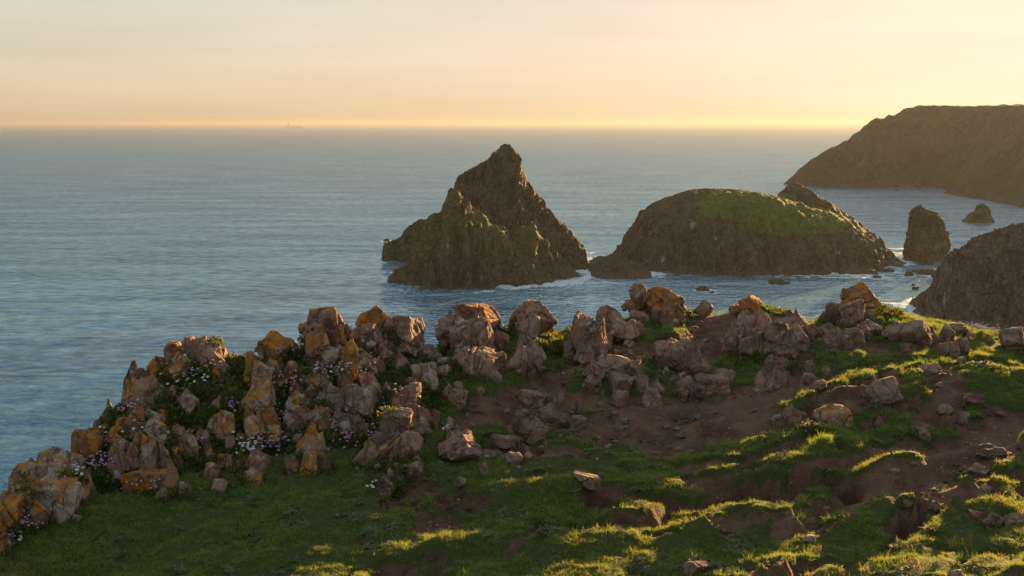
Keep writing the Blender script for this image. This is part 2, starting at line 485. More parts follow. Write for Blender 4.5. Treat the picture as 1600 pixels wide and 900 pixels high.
# ---- the broad grass-topped island
isle = [(922, 446), (940, 428), (958, 412), (963, 396), (968, 382), (984, 360), (998, 338), (1008, 326), (1024, 316), (1042, 308), (1062, 302), (1080, 297), (1108, 294), (1140, 295), (1180, 299), (1200, 303), (1225, 310), (1262, 322), (1300, 330), (1330, 342), (1350, 358), (1366, 374), (1380, 388), (1394, 402), (1406, 416), (1412, 424)]
isle_back = [(1200, 330), (1214, 306), (1222, 297), (1228, 290), (1236, 286), (1246, 285), (1256, 291), (1266, 297), (1280, 307), (1300, 318), (1322, 332), (1345, 350), (1362, 368), (1380, 390)]
isle_left = [(916, 440), (928, 424), (944, 415), (962, 410), (985, 412), (1010, 422), (1030, 440)]
isle_foot = [(1296, 440), (1306, 426), (1325, 417), (1345, 415), (1362, 418), (1368, 434)]
stack_b = build_land('island', [
    lambda X, Y: mass_height(X, Y, isle, 488, 52, 40, 1.9, .22, 11.0, .09),
    lambda X, Y: mass_height(X, Y, isle_back, 520, 26, 20, 1.3, .3, 12.0),
    lambda X, Y: mass_height(X, Y, isle_left, 434, 13, 60, 1.4, .3, 13.0),
    lambda X, Y: mass_height(X, Y, isle_foot, 444, 10, 14, 1.4, .3, 14.0)],
    22, 190, 405, 560, .6, M_ISLE, .75, 11.0,
    grass=[(1088, 314), (1108, 290), (1200, 292), (1262, 318), (1300, 330), (1334, 342), (1340, 352), (1310, 364), (1250, 368), (1205, 366), (1160, 352), (1130, 342), (1104, 338), (1090, 328)],
    guano=[(1082, 352, 12, 16), (1035, 405, 12, 14), (1040, 378, 10, 8), (1120, 372, 14, 8), (1308, 395, 16, 10)])
tag(stack_b, 'broad domed rocky island with a smooth green grassy top', 'island')

# ---- far headland
coast = [onsea(u, v) for (u, v) in [(1224, 287), (1250, 289), (1300, 290), (1350, 291), (1400, 291.5), (1452, 292), (1486, 296), (1474, 302), (1500, 307), (1530, 311), (1556, 316), (1585, 322), (1606, 327), (1640, 334)]]
coast = [(float(a), float(b)) for a, b in coast]
back = [(455.0, 800.0), (520.0, 900.0), (600.0, 1050.0), (680.0, 1250.0), (660.0, 1400.0), (560.0, 1430.0), (450.0, 1340.0), (360.0, 1235.0)]
cpoly = coast + back
def head_h(X, Y):
    d, _ = polydist(X, Y, cpoly, True)
    ins = inpoly(X, Y, cpoly)
    w = fbm(P3(X, Y, 0, .02, 21), 4).reshape(X.shape)
    g = ridged(P3(X, Y, 0, .016, 23), 4).reshape(X.shape)
    d = np.where(ins, d * (1 + .30 * w - .25 * (g - .3)), -d)
    s = np.clip(d / 92.0, 0, 1)
    prof = 78 * (1 - (1 - s) ** 1.35)
    return np.where(d > 0, prof, np.maximum(-6, d * .6))
head = build_land('headland', [head_h], 250, 720, 720, 1480, 2.6, M_HEAD, 1.1, 21.0, strata=(.05, .3), keep=-4, blocky=.30, size=2.4)
tag(head, kind='structure')

# ---- cliff close on the right of the cove
cl = [(1418, 520), (1436, 492), (1446, 462), (1456, 448), (1468, 436), (1476, 420), (1484, 404), (1496, 390), (1512, 379), (1530, 370), (1552, 362), (1575, 354), (1600, 346), (1660, 325), (1760, 300), (1900, 280)]
cliff = build_land('cliff', [
    lambda X, Y: mass_height(X, Y, cl, 352, 46, 30, 1.5, .30, 31.0, .12),
    lambda X, Y: mass_height(X, Y, [(1440, 540), (1446, 466), (1452, 456), (1458, 462), (1464, 500), (1470, 540)], 338, 9, 12, 1.3, .3, 33.0)],
    112, 240, 285, 400, .5, M_NEAR, .9, 31.0, guano=[(1476, 470, 6, 42), (1472, 495, 5, 20)])
tag(cliff, 'brown rock cliff with a pale streak at the edge of the cove', 'cliff')

# ---- pillars of rock standing in the water (rings that follow the outline)
def pillar(name, sil_l, sil_r, Y0, depth, mat, seed, label, nseg=72, nlev=60):
    vt = min(sil_l[0][1], sil_r[0][1]); vb = max(sil_l[-1][1], sil_r[-1][1]) + 6
    vs = np.linspace(vt, vb, nlev)
    ul = np.interp(vs, [p[1] for p in sil_l], [p[0] for p in sil_l])
    ur = np.interp(vs, [p[1] for p in sil_r], [p[0] for p in sil_r])
    xl, _, z = at(ul, vs, Y0); xr, _, _ = at(ur, vs, Y0)
    V = []
    th = np.linspace(0, 2 * np.pi, nseg, endpoint=False)
    for k in range(nlev):
        cx, rx = (xl[k] + xr[k]) / 2, (xr[k] - xl[k]) / 2
        ce, se = np.cos(th), np.sin(th)
        e = .75
        V.append(np.stack([cx + rx * np.sign(ce) * np.abs(ce) ** e, Y0 + rx * depth * np.sign(se) * np.abs(se) ** e, np.full(nseg, z[k])], -1))
    V = np.concatenate(V)
    i = np.arange(nlev * nseg).reshape(nlev, nseg)
    F = np.stack([i[:-1], np.roll(i[:-1], -1, 1), np.roll(i[1:], -1, 1), i[1:]], -1).reshape(-1, 4)
    top = V[:nseg].mean(0) + (0, 0, .6)
    V = np.vstack([V, top])
    T = np.stack([np.full(nseg, len(V) - 1), np.roll(np.arange(nseg), -1), np.arange(nseg), np.arange(nseg)], -1)
    c = np.array([V[:, 0].mean(), Y0, 0])
    d = V - c; d[:, 2] = 0; d /= np.linalg.norm(d, axis=1)[:, None] + 1e-6
    s = (xr - xl).max() * .06
    n = s * (1.3 * (ridged(P3(V[:, 0], V[:, 1], V[:, 2] * .5, .30, seed), 4) - .35) + .8 * fbm(V * .55 + seed, 4, .6))
    V = V + d * n[:, None]
    V[:, 2] += .5 * s * fbm(V * .4 + seed + 4, 3)
    F = np.vstack([F, T])
    tri = F[:, 2] == F[:, 3]
    faces = [tuple(f) for f in F[~tri]] + [tuple(f[:3]) for f in F[tri]]
    me = bpy.data.meshes.new(name)
    me.from_pydata([tuple(p) for p in V], [], faces)
    me.polygons.foreach_set('use_smooth', np.ones(len(me.polygons), bool))
    a = me.attributes.new('wet', 'FLOAT', 'POINT')
    a.data.foreach_set('value', (1 - sstep(.6, 3.0, V[:, 2])).astype(np.float32))
    me.materials.append(mat); me.update()
    WATERLINES.append(V[np.abs(V[:, 2]) < .6][:, :2])
    return tag(link(name, me), label, 'sea stack')
def seadist(v): return float(onsea(800, v)[1])
pillar('sea_stack', [(1436, 321), (1428, 326), (1424, 335), (1423, 352), (1420, 370), (1416, 385), (1414, 398), (1413, 409)],
       [(1440, 321), (1448, 328), (1462, 331), (1469, 342), (1472, 352), (1479, 366), (1481, 378), (1478, 392), (1474, 403), (1471, 409)],
       seadist(405), .75, M_STACK, 41.0, 'tall blunt pillar of rock standing alone between island and cliff')
pillar('sea_stack', [(1532, 319), (1528, 322), (1525, 331), (1518, 332), (1513, 338), (1507, 345), (1506, 350)],
       [(1535, 319), (1541, 322), (1545, 328), (1545, 335), (1549, 342), (1551, 350)],
       seadist(347), .8, M_STACK, 43.0, 'small jagged rock stack in front of the far headland', 56, 40)

# ---- rocks awash
def ico(sub):
    t = (1 + 5 ** .5) / 2
    V = np.array([(-1, t, 0), (1, t, 0), (-1, -t, 0), (1, -t, 0), (0, -1, t), (0, 1, t), (0, -1, -t), (0, 1, -t), (t, 0, -1), (t, 0, 1), (-t, 0, -1), (-t, 0, 1)], float)
    F = np.array([(0, 11, 5), (0, 5, 1), (0, 1, 7), (0, 7, 10), (0, 10, 11), (1, 5, 9), (5, 11, 4), (11, 10, 2), (10, 7, 6), (7, 1, 8), (3, 9, 4), (3, 4, 2), (3, 2, 6), (3, 6, 8), (3, 8, 9), (4, 9, 5), (2, 4, 11), (6, 2, 10), (8, 6, 7), (9, 8, 1)])
    V /= np.linalg.norm(V, axis=1)[:, None]
    for _ in range(sub):
        E = np.sort(np.vstack([F[:, [0, 1]], F[:, [1, 2]], F[:, [2, 0]]]), 1)
        U, inv = np.unique(E, axis=0, return_inverse=True)
        inv = inv.reshape(-1)
        M = V[U].mean(1); M /= np.linalg.norm(M, axis=1)[:, None]
        n = len(F); a, b, c = inv[:n] + len(V), inv[n:2 * n] + len(V), inv[2 * n:] + len(V)
        F = np.vstack([np.stack([F[:, 0], a, c], 1), np.stack([F[:, 1], b, a], 1), np.stack([F[:, 2], c, b], 1), np.stack([a, b, c], 1)])
        V = np.vstack([V, M])
    return V, F
ICO = {k: ico(k) for k in (1, 2, 3, 4, 5)}
def rock_shape(seed, sub=4, cuts=5, taper=0.0, crack=.05, cells=7, rough=.05, lean=0.0, pointy=0.0):
    """an angular boulder in the box -1..1"""
    g = np.random.default_rng(seed)
    D0, F = ICO[sub]
    # a polyhedron bounded by joint planes, three sets of them nearly square to one another
    Q = np.linalg.qr(np.eye(3) + .38 * g.normal(size=(3, 3)))[0]
    N, dd = [], []
    for a in range(3):
        for sg in (-1, 1):
            n = sg * Q[a] + .16 * g.normal(size=3); N.append(n / np.linalg.norm(n)); dd.append(g.uniform(.72, 1.0))
    for _ in range(cuts):
        n = g.normal(size=3); n /= np.linalg.norm(n); N.append(n); dd.append(g.uniform(.78, 1.12))
    N, dd = np.array(N), np.array(dd)
    wob = 1 + .05 * fbm(D0 * 2.2 + seed % 41, 3)
    dots = D0 @ N.T
    rad = np.where(dots > .05, dd / np.maximum(dots, .05), 9).min(1)
    V = D0 * (np.minimum(rad, 1.55) * wob)[:, None]
    V /= np.abs(V).max(0)
    if taper or pointy:
        h = (V[:, 2] + 1) / 2
        s = 1 - taper * h - pointy * np.maximum(h - .45, 0) ** 1.2 * 1.4
        V[:, 0] *= np.maximum(s, .12); V[:, 1] *= np.maximum(s, .2)
    if cells:
        # fractures: planes through the stone along the joint sets; the pieces between stand a little proud or back
        nr = V / (np.linalg.norm(V, axis=1)[:, None] + 1e-6)
        key = np.zeros(len(V)); gap = np.full(len(V), 9.0)
        for q in range(max(3, cells // 2 + 1)):
            n = Q[g.integers(0, 3)] + .22 * g.normal(size=3); n[2] *= .6; n /= np.linalg.norm(n)
            e = V @ n - g.uniform(-.6, .6) + .05 * fbm(V * 2.6 + q * 7 + seed % 31, 3)
            key += (e > 0) * 2.0 ** q
            # a fracture need not run right through
            lim = sstep(-.5, .1, V @ g.normal(size=3) + .5)
            gap = np.minimum(gap, np.abs(e) + (1 - lim) * .2)
        hsh = np.sin(key * 12.9898 + seed) * 43758.5453; off = (hsh - np.floor(hsh) - .5) * crack * 2.4
        V = V + nr * (off * sstep(0, .04, gap) - 1.7 * crack * (1 - sstep(.0, .042, gap)))[:, None]
    nr = V / (np.linalg.norm(V, axis=1)[:, None] + 1e-6)
    dn = rough * (fbm(V * 2.3 + seed % 37, 5, .58) + .5 * (ridged(V * 3.1 + seed % 23, 3) - .4))
    V = V + nr * dn[:, None]
    V[:, 0] += lean * V[:, 2]
    mn, mx = V.min(0), V.max(0)
    V = (V - (mn + mx) / 2) / ((mx - mn) / 2)
    return V, F
def sea_rock(u, v, w, h, seed, label, group=None):
    x, y = onsea(u, v)
    k = y / FPX / CP
    V, F = rock_shape(seed, 3, 10, .25, .05, 5, .09)
    V = V * np.array([w * k / 2, w * k / 2 * .8, h * k * .62]) + (0, 0, h * k * .34)
    WATERLINES.append(V[np.abs(V[:, 2]) < .5][:, :2] + (x, y))
    me = mesh_from('sea_rock', V, F, M_STACK, True, {'wet': 1 - sstep(.3, 1.4, V[:, 2])})
    o = link('sea_rock', me); o.location = (x, y, 0)
    return tag(o, label, 'sea rock', group)
GA = 'rocks awash in the cove'
sea_rock(1098, 454, 22, 8, 501, 'low wedge-shaped rock awash in calm water before the grassy island', GA)
sea_rock(1112, 458, 10, 4, 502, 'tiny rock awash beside the low wedge-shaped rock', GA)
sea_rock(1213, 443, 26, 9, 503, 'rounded dark rock awash midway along the island shore', GA)
sea_rock(1231, 443, 7, 4, 504, 'tiny rock awash beside the rounded dark rock', GA)
sea_rock(1448, 413, 27, 17, 505, 'squat dark rock at the foot of the tall pillar', GA)
sea_rock(1420, 407, 12, 5, 506, 'small rock touching the seaward foot of the tall pillar', GA)
sea_rock(1452, 428, 40, 10, 507, 'flat tawny reef running out from the cliff below the pillar', GA)
sea_rock(1468, 434, 26, 12, 508, 'brown rock hump between the flat reef and the cliff', GA)
sea_rock(1420, 431, 14, 7, 509, 'small dark rock in the glittering water below the pillar', GA)
sea_rock(1388, 424, 18, 5, 510, 'low rock shelf off the landward end of the island', GA)
sea_rock(1370, 434, 16, 4, 511, 'thin rock shelf beside the island foot boulder', GA)
sea_rock(1430, 425, 12, 4, 512, 'thin rock sliver between pillar and flat reef', GA)
sea_rock(1430, 452, 11, 5, 513, 'lone small rock in the sparkling patch near the cliff', GA)
sea_rock(1427, 446, 6, 3, 514, 'tiniest rock in the sparkling patch near the cliff', GA)
sea_rock(604, 377, 10, 5, 515, 'small rock off the seaward spur of the pointed stack', GA)
sea_rock(808, 441, 16, 5, 516, 'low ledge rock in the foam below the pointed stack', GA)
sea_rock(1400, 296.5, 6, 2, 517, 'speck of rock close under the far headland', GA)

# ---- the sea, one sheet out to the horizon
sx = graded(-60000, -70, 235, 60000, 1.5, 1.22)
sy = graded(-4000, 285, 560, 60000, 1.5, 1.22)
SX, SY = np.meshgrid(sx, sy)
near = (SX > -75) & (SX < 240) & (SY > 280) & (SY < 565)
wl_pts = np.vstack(WATERLINES)
foam = np.zeros(SX.shape); pale_water = np.zeros(SX.shape)
cell = {}
qx, qy = SX[near], SY[near]
dmin = np.full(len(qx), 1e9)
for k in range(0, len(wl_pts), 400):
    b = wl_pts[k:k + 400]
    dmin = np.minimum(dmin, ((qx[:, None] - b[None, :, 0]) ** 2 + (qy[:, None] - b[None, :, 1]) ** 2).min(1))
dmin = np.sqrt(dmin)
fz = fbm(P3(qx, qy, 0, .06, 3), 3)
foam[near] = (1 - sstep(.5, 5.0 + 7.0 * np.clip(fz, -.4, 1), dmin)) * sstep(-.45, .15, fbm(P3(qx, qy, 0, .035, 8), 2))
uu, vv = project(qx, qy, 0 * qx)
# a wash of foam drawn out below the pointed stack
wash, _ = polydist(uu, vv, [(775, 445), (800, 449), (835, 444), (880, 443), (905, 440), (920, 432)])
foam[near] = np.maximum(foam[near], 1.05 * (1 - sstep(2, 9, wash)))
pale_water[near] = np.exp(-((uu - 1170) / 130) ** 2 - ((vv - 436) / 12) ** 2) * .9
pu_, pv_ = project(SX, np.maximum(SY, 30), 0 * SX)
calm = sstep(640, 1280, pu_) * (SY > 60)
pale_water = np.maximum(sstep(560, 760, pu_) * sstep(372, 430, pv_), sstep(1200, 1300, pu_) * sstep(288, 315, pv_)) * (SY > 60)  # cove and right bay, where the sky's sheen is painted into the water colour
sea = link('sea', mesh_from('sea', np.stack([SX, SY, 0 * SX], -1).reshape(-1, 3), grid_faces(len(sx), len(sy)), M_SEA, True, {'foam': foam.ravel(), 'painted_sheen': pale_water.ravel(), 'calm': calm.ravel()}))
tag(sea, kind='structure')

# ---- hazy evening air
def make_haze():
    t = NT('haze_air')
    v = t.node('ShaderNodeVolumePrincipled')
    v.inputs['Color'].default_value = (.26, .27, .29, 1)
    v.inputs['Density'].default_value = HAZE
    v.inputs['Anisotropy'].default_value = .36
    t.l.new(v.outputs[0], t.out.inputs['Volume'])
    x, y0, y1, z0, z1 = 61000, -4500, 61000, -10, 92
    V = [(-x, y0, z0), (x, y0, z0), (x, y1, z0), (-x, y1, z0), (-x, y0, z1), (x, y0, z1), (x, y1, z1), (-x, y1, z1)]
    F = [(0, 3, 2, 1), (4, 5, 6, 7), (0, 1, 5, 4), (1, 2, 6, 5), (2, 3, 7, 6), (3, 0, 4, 7)]
    o = link('haze', mesh_from('haze', V, F, t.m, False))
    tag(o, kind='stuff')
HAZE = .000075
make_haze()

# ---- a ship on the horizon
def ship():
    x, y, _ = at(461, 194, 14000.0)
    t = NT('ship_paint'); m = t.finish(t.principled((.12, .10, .10), .6))
    e = link('cargo_ship', None); e.location = (float(x), 14000, 0)
    tag(e, 'faint distant cargo ship low on the horizon', 'ship')
    L, W = 95, 15
    hp = [(-L, -W), (L * .8, -W), (L, 0), (L * .8, W), (-L, W)]
    V = [(a * .96, b * .9, -1) for a, b in hp] + [(a, b, 17) for a, b in hp]
    F = [tuple(range(5, 10))] + [(i, (i + 1) % 5, (i + 1) % 5 + 5, i + 5) for i in range(5)]
    def part(n, V, F):
        me = bpy.data.meshes.new(n); me.from_pydata(V, [], F); me.materials.append(m); return link(n, me, e)
    part('hull', V, F)
    def bx(a0, a1, b, z0, z1):
        V = [(x, y, z) for z in (z0, z1) for x, y in ((a0, -b), (a1, -b), (a1, b), (a0, b))]
        return V, [(0, 3, 2, 1), (4, 5, 6, 7), (0, 1, 5, 4), (1, 2, 6, 5), (2, 3, 7, 6), (3, 0, 4, 7)]
    part('bridge_house', *bx(-88, -62, 12, 17, 46))
    part('funnel', *bx(-84, -76, 4, 46, 58))
    part('crane', *bx(8, 12, 2, 17, 44)); part('crane', *bx(50, 54, 2, 17, 44))
ship()

# ================================================================== CLIFF TOP
# crest of the cliff top as (u, v, distance) and the foot of the outcrop below it
CREST = [(-260, 930, 5.9), (-100, 870, 6.75), (0, 822, 7.2), (80, 735, 7.7), (150, 695, 8.0), (220, 625, 8.35), (300, 560, 8.75), (390, 566, 9.0), (480, 545, 9.3), (580, 530, 9.65),
         (650, 566, 9.9), (720, 548, 10.4), (790, 522, 10.9), (870, 526, 11.3), (960, 512, 11.8), (1030, 494, 12.2), (1110, 497, 12.5), (1180, 490, 12.1), (1260, 518, 12.1),
         (1340, 492, 12.2), (1430, 510, 12.2), (1520, 527, 12.2), (1600, 538, 12.1), (1750, 558, 12.0)]
FOOT = [(-100, 905, 6.35), (0, 856, 6.73), (80, 815, 7.1), (150, 795, 7.3), (220, 780, 7.45), (300, 762, 7.7), (390, 750, 7.8), (480, 730, 8.0), (580, 712, 8.2),
        (650, 694, 8.4), (720, 642, 9.2), (790, 606, 9.75), (870, 580, 10.2), (960, 556, 10.65), (1030, 532, 11.15), (1110, 512, 11.6), (1180, 548, 10.8), (1260, 552, 10.7), (1340, 546, 10.85), (1430, 548, 10.8), (1520, 560, 10.5), (1600, 570, 10.3), (1750, 590, 10.0)]
ctl = [at(*p) for p in CREST[1:]] + [at(*p) for p in FOOT]
GH, GS = 2.75, .10              # the ground lies GH below the eye at 6.4 m and climbs gently towards the crest
def onplane(u, v, h=GH):
    dx, dy, dz = ray(u, v)
    yy = (h + GS * 6.4) / (-dz / dy + GS)
    return (float(dx / dy * yy), float(yy), EYE - h + GS * (float(yy) - 6.4))
for (u, v, h) in [(60, 895, 2.84), (200, 870, 2.82), (200, 960, 2.8), (400, 890, 2.78), (400, 800, 2.80), (600, 890, 2.74), (600, 800, 2.78), (800, 890, 2.70), (800, 790, 2.76), (800, 690, 2.80), (950, 640, 2.80), (950, 740, 2.76),
                  (1000, 890, 2.66), (1050, 670, 2.82), (1150, 800, 2.72), (1150, 620, 2.78), (1250, 890, 2.54), (1300, 700, 2.70), (1300, 620, 2.76), (1450, 720, 2.70), (1450, 800, 2.50), (1450, 895, 2.44), (1600, 620, 2.68), (1600, 720, 2.55), (1600, 820, 2.40), (1600, 895, 2.36), (1800, 750, 2.5), (1800, 650, 2.6), (1110, 560, 2.76), (1060, 590, 2.78)]:
    ctl.append(onplane(u, v, h))
ctl += [(0, 0, EYE - 1.72), (0, 3.5, EYE - 2.3), (-3, 3, EYE - 2.6), (4, 2, EYE - 1.9), (-4, -4, EYE - 2.0), (6, -6, EYE - 1.2), (0, -10, EYE - 1.0), (12, 6, EYE - 2.3), (13, 11, EYE - 2.6), (20, 0, EYE - 1.9), (-5.2, 4.6, EYE - 3.1), (30, 14, EYE - 2.9)]
ctl = np.array(ctl, float)
def tps(r2): return .5 * r2 * np.log(r2 + 1e-9)
_n = len(ctl)
_K = tps(((ctl[:, None, :2] - ctl[None, :, :2]) ** 2).sum(2)) + np.eye(_n) * .02
_A = np.zeros((_n + 3, _n + 3)); _A[:_n, :_n] = _K; _A[:_n, _n] = 1; _A[:_n, _n + 1:] = ctl[:, :2]; _A[_n:, :_n] = _A[:_n, _n:].T
_w = np.linalg.solve(_A, np.concatenate([ctl[:, 2], [0, 0, 0]]))
def rbf(x, y):
    out = _w[_n] + _w[_n + 1] * x + _w[_n + 2] * y
    for i in range(_n):
        out = out + _w[i] * tps((x - ctl[i, 0]) ** 2 + (y - ctl[i, 1]) ** 2)
    return out
crest_xy = [tuple(map(float, at(*p)[:2])) for p in CREST]
crest_z = [float(at(*p)[2]) for p in CREST]
edge_xy = [(-9.0, -30.0), (-6.4, -4.0), (-5.6, 3.5)] + crest_xy + [(15.0, 12.6), (30.0, 16.0), (60.0, 24.0)]
edge_z = [58.0, 57.8, 57.0] + crest_z + [crest_z[-1] - .2, crest_z[-1] - .3, crest_z[-1] - .2]
inner = edge_xy + [(60.0, -40.0), (-9.0, -40.0)]
_seg = np.concatenate([[0], np.cumsum([math.dist(edge_xy[i], edge_xy[i + 1]) for i in range(len(edge_xy) - 1)])])

LUMPS = [(1440, 650, .22, 1.10, .80), (1600, 650, .14, .9, .8), (1300, 660, .12, .5, .25), (1560, 770, .16, .9, .22), (1450, 800, .10, .9, .20), (1330, 745, .08, .5, .20), (1500, 850, .09, .5, .18),
         (1330, 880, .06, .4, .15), (1080, 780, .05, .8, .25), (860, 790, .05, .7, .12), (930, 600, .14, .30, .30), (690, 620, .08, .4, .3), (1480, 540, .10, 1.0, .5), (1250, 570, .06, .6, .4), (1000, 885, .05, .5, .12), (760, 870, .05, .6, .1), (540, 880, .05, .6, .1)]
DITCH = [([(930, 800), (985, 797), (1040, 806), (1090, 812), (1150, 792), (1210, 782), (1270, 774), (1330, 782)], 16, .27),
         ([(1085, 752), (1120, 746), (1160, 744)], 12, .18), ([(1395, 846), (1412, 826), (1428, 812)], 17, .22), ([(1000, 870), (1050, 862)], 8, .08), ([(930, 805), (960, 822)], 9, .1),
         ([(1340, 690), (1420, 672), (1470, 690)], 10, .08), ([(695, 800), (720, 790), (740, 800)], 9, .08), ([(1210, 885), (1260, 880)], 8, .08), ([(1540, 880), (1590, 885)], 8, .08)]
SOIL = [(1060, 665, 215, 42), (1180, 640, 80, 35), (860, 640, 120, 22), (760, 660, 60, 16), (1480, 735, 135, 30), (1560, 700, 80, 22), (960, 690, 80, 22), (735, 700, 30, 10), (720, 790, 36, 15), (560, 795, 40, 9), (850, 715, 70, 18), (1470, 545, 60, 14), (1340, 560, 70, 14), (1000, 555, 90, 14), (1120, 520, 42, 30), (1240, 610, 70, 18), (930, 520, 40, 20), (1420, 835, 22, 22), (640, 770, 34, 9), (960, 790, 40, 12), (1100, 745, 44, 9)]
SPATH = [([(1112, 500), (1105, 530), (1110, 560)], 34), ([(1050, 545), (960, 568), (890, 590), (820, 622), (760, 645), (710, 665)], 17), ([(1600, 588), (1500, 590), (1400, 592), (1300, 604), (1200, 640)], 13), ([(930, 800), (985, 797), (1040, 806), (1090, 812), (1150, 792), (1210, 782), (1270, 774), (1335, 782)], 17)]
MOUND = [(p[0], p[1] - 4) for p in FOOT[:10]] + [(690, 640), (700, 560)] + [(p[0], p[1] - 14) for p in CREST[10::-1]]

BEDROCK = [(505, 540, 38, 52), (600, 530, 66, 48), (740, 545, 56, 60), (832, 532, 36, 56), (932, 522, 50, 34), (1025, 482, 54, 30), (1062, 562, 38, 22), (1200, 528, 58, 32), (1325, 505, 50, 30), (425, 545, 44, 26), (305, 565, 60, 28), (228, 625, 40, 46),
           (85, 765, 64, 60), (10, 815, 60, 50), (240, 712, 66, 54), (160, 690, 50, 26), (408, 610, 44, 52), (570, 622, 52, 52), (622, 684, 56, 50), (955, 585, 44, 26), (345, 700, 30, 50), (480, 650, 40, 60), (400, 720, 46, 36), (820, 672, 44, 22), (800, 705, 60, 18), (720, 700, 34, 22), (620, 748, 36, 24), (1095, 600, 44, 18), (1205, 592, 28, 24)]
def jag(x, y, s, seed):
    bx, by, br = cells(x, y, s, s, seed)
    h1 = np.sin(br * 917.3 + seed) * 43758.5; h1 = (h1 - np.floor(h1)) - .5
    h2 = np.sin(br * 531.7 + seed * 2) * 24634.6; h2 = (h2 - np.floor(h2)) - .5
    return (br - .5) * .55 * s + (x - bx) * h1 * 1.5 + (y - by) * h2 * 1.5
def terrain(x, y, full=False):
    x = np.asarray(x, float); y = np.asarray(y, float); sh = x.shape
    xf, yf = x.ravel(), y.ravel()
    d, s = polydist(xf, yf, edge_xy)
    ins = inpoly(xf, yf, inner)
    zb = rbf(np.clip(xf, -12, 34), np.clip(yf, -14, 22))
    ze = np.interp(s, _seg, edge_z)
    dn = np.maximum(0, d * (1 + .25 * fbm(P3(xf, yf, 0, .3, 2), 3)) + .10 * noise(P3(xf, yf, 0, 2.0, 7)))
    zo = ze - .45 * dn - 1.6 * np.maximum(dn - .15, 0) ** 1.0 - 2.2 * np.maximum(dn - 6, 0) * .4
    zo = np.maximum(zo, -4.0)
    z = np.where(ins, zb, zo)
    nearz = sstep(30, 14, np.hypot(xf, yf - 9))
    pu, pv = project(xf, yf, z)
    vis = ins & (yf > 3)
    # mounds
    for (u, v, a, rx, ry) in LUMPS:
        cx, cy, _ = onplane(u, v)
        z = z + a * np.exp(-((xf - cx) / rx) ** 2 - ((yf - cy) / ry) ** 2) * ins
    z = z + ins * (.085 * fbm(P3(xf, yf, 0, .9, 1), 3) + .062 * fbm(P3(xf, yf, 0, 2.3, 4), 3) + .030 * fbm(P3(xf, yf, 0, 5.5, 6), 3))
    wu = pu + 26 * fbm(P3(xf, yf, 0, 2.2, 31), 3) + 9 * noise(P3(xf, yf, 0, 9, 33)); wv = pv + 11 * fbm(P3(xf, yf, 0, 2.6, 35), 3) + 4 * noise(P3(xf, yf, 0, 9, 37))
    soil = np.full(xf.shape, -1.0)
    for (u, v, ru, rv) in SOIL:
        soil = np.maximum(soil, 1 - np.hypot((wu - u) / ru, (wv - v) / rv))
    for pl, w in SPATH:
        dd, _ = polydist(wu, wv * 1.6, [(a, b * 1.6) for a, b in pl])
        soil = np.maximum(soil, 1 - dd / (w * 1.3))
    n1 = fbm(P3(xf, yf, 0, 2.1, 41), 4, .6)
    n2 = fbm(P3(xf, yf, 0, .8, 43), 3)
    soil = np.maximum(soil, -.36 + .9 * np.maximum(n2, 0) + .55 * n1 + .20 * sstep(700, 1100, pu))
    left = sstep(420, 150, pu) * sstep(640, 780, pv)
    soil = soil + .42 * n1 - .5 * left
    # terracettes: little eroded banks that face the viewer, their treads tipping away
    tm = np.clip(sstep(760, 1050, pu) * sstep(610, 700, pv) + .55 * sstep(620, 760, pv) * sstep(430, 640, pu) , 0, 1) * sstep(-.15, .3, fbm(P3(xf, yf, 0, .75, 91), 3)) * vis
    ph = yf * 1.45 - .28 * xf + 1.15 * fbm(P3(xf, yf, 0, .65, 93), 4)
    fr = ph - np.floor(ph)
    am = tm * (.5 + .9 * (np.sin(np.floor(ph) * 5.1) * .5 + .5))
    z = z + .13 * am * (sstep(0, .16, fr) - fr)
    soil = np.maximum(soil, am * (1.15 - fr / .16 * .9) - .12)
    soil = np.where(vis, soil, -.5 + n1 * .5)
    T = 1 - sstep(.02, .16, soil)
    mound = inpoly(pu, pv, MOUND) & ins
    mound = mound | ((~ins) & (d < 1.0))
    ditch = np.zeros(xf.shape)
    for pl, w, dp in DITCH:
        dd, _ = polydist(wu, wv * 1.7, [(a, b * 1.7) for a, b in pl])
        ditch = np.maximum(ditch, dp * (1 - sstep(w * .45, w * 1.25, dd)))
    z = z + nearz * ins * np.where(mound, 0, T * (.075 + .02 * n1)) - ditch * vis
    z = z + nearz * ins * (1 - T) * (.020 * fbm(P3(xf, yf, 0, 5, 51), 3) + .010 * noise(P3(xf, yf, 0, 17, 53)))
    z = z + nearz * mound * .10 * fbm(P3(xf, yf, 0, 3.0, 55), 3)
    T = np.where(ditch > .05, 0, T)
    rb = np.full(xf.shape, -1.0)
    for (u, v, ru, rv) in BEDROCK:
        rb = np.maximum(rb, 1 - np.hypot((wu - u) / ru, (wv - v) / rv))
    rb = sstep(.0, .35, rb + .35 * n1) * (ins | (d < .25))
    jj = jag(xf + .04 * noise(P3(xf, yf, 0, 6, 81)), yf + .04 * noise(P3(xf, yf, 0, 6, 83)), .30, 3.0) + jag(xf, yf, .12, 5.0) * .8
    lift = rb * (.05 + jj * 1.25) * (1 - .45 * sstep(660, 760, pu))
    z = z + lift
    rockm = rb * sstep(-.03, .03, jj + .02)
    T = T * (1 - sstep(.3, .7, rockm))
    mound = mound & (rockm < .6)
    if full:
        return z.reshape(sh), T.reshape(sh), mound.reshape(sh), ins.reshape(sh), d.reshape(sh), rockm.reshape(sh)
    return z.reshape(sh)

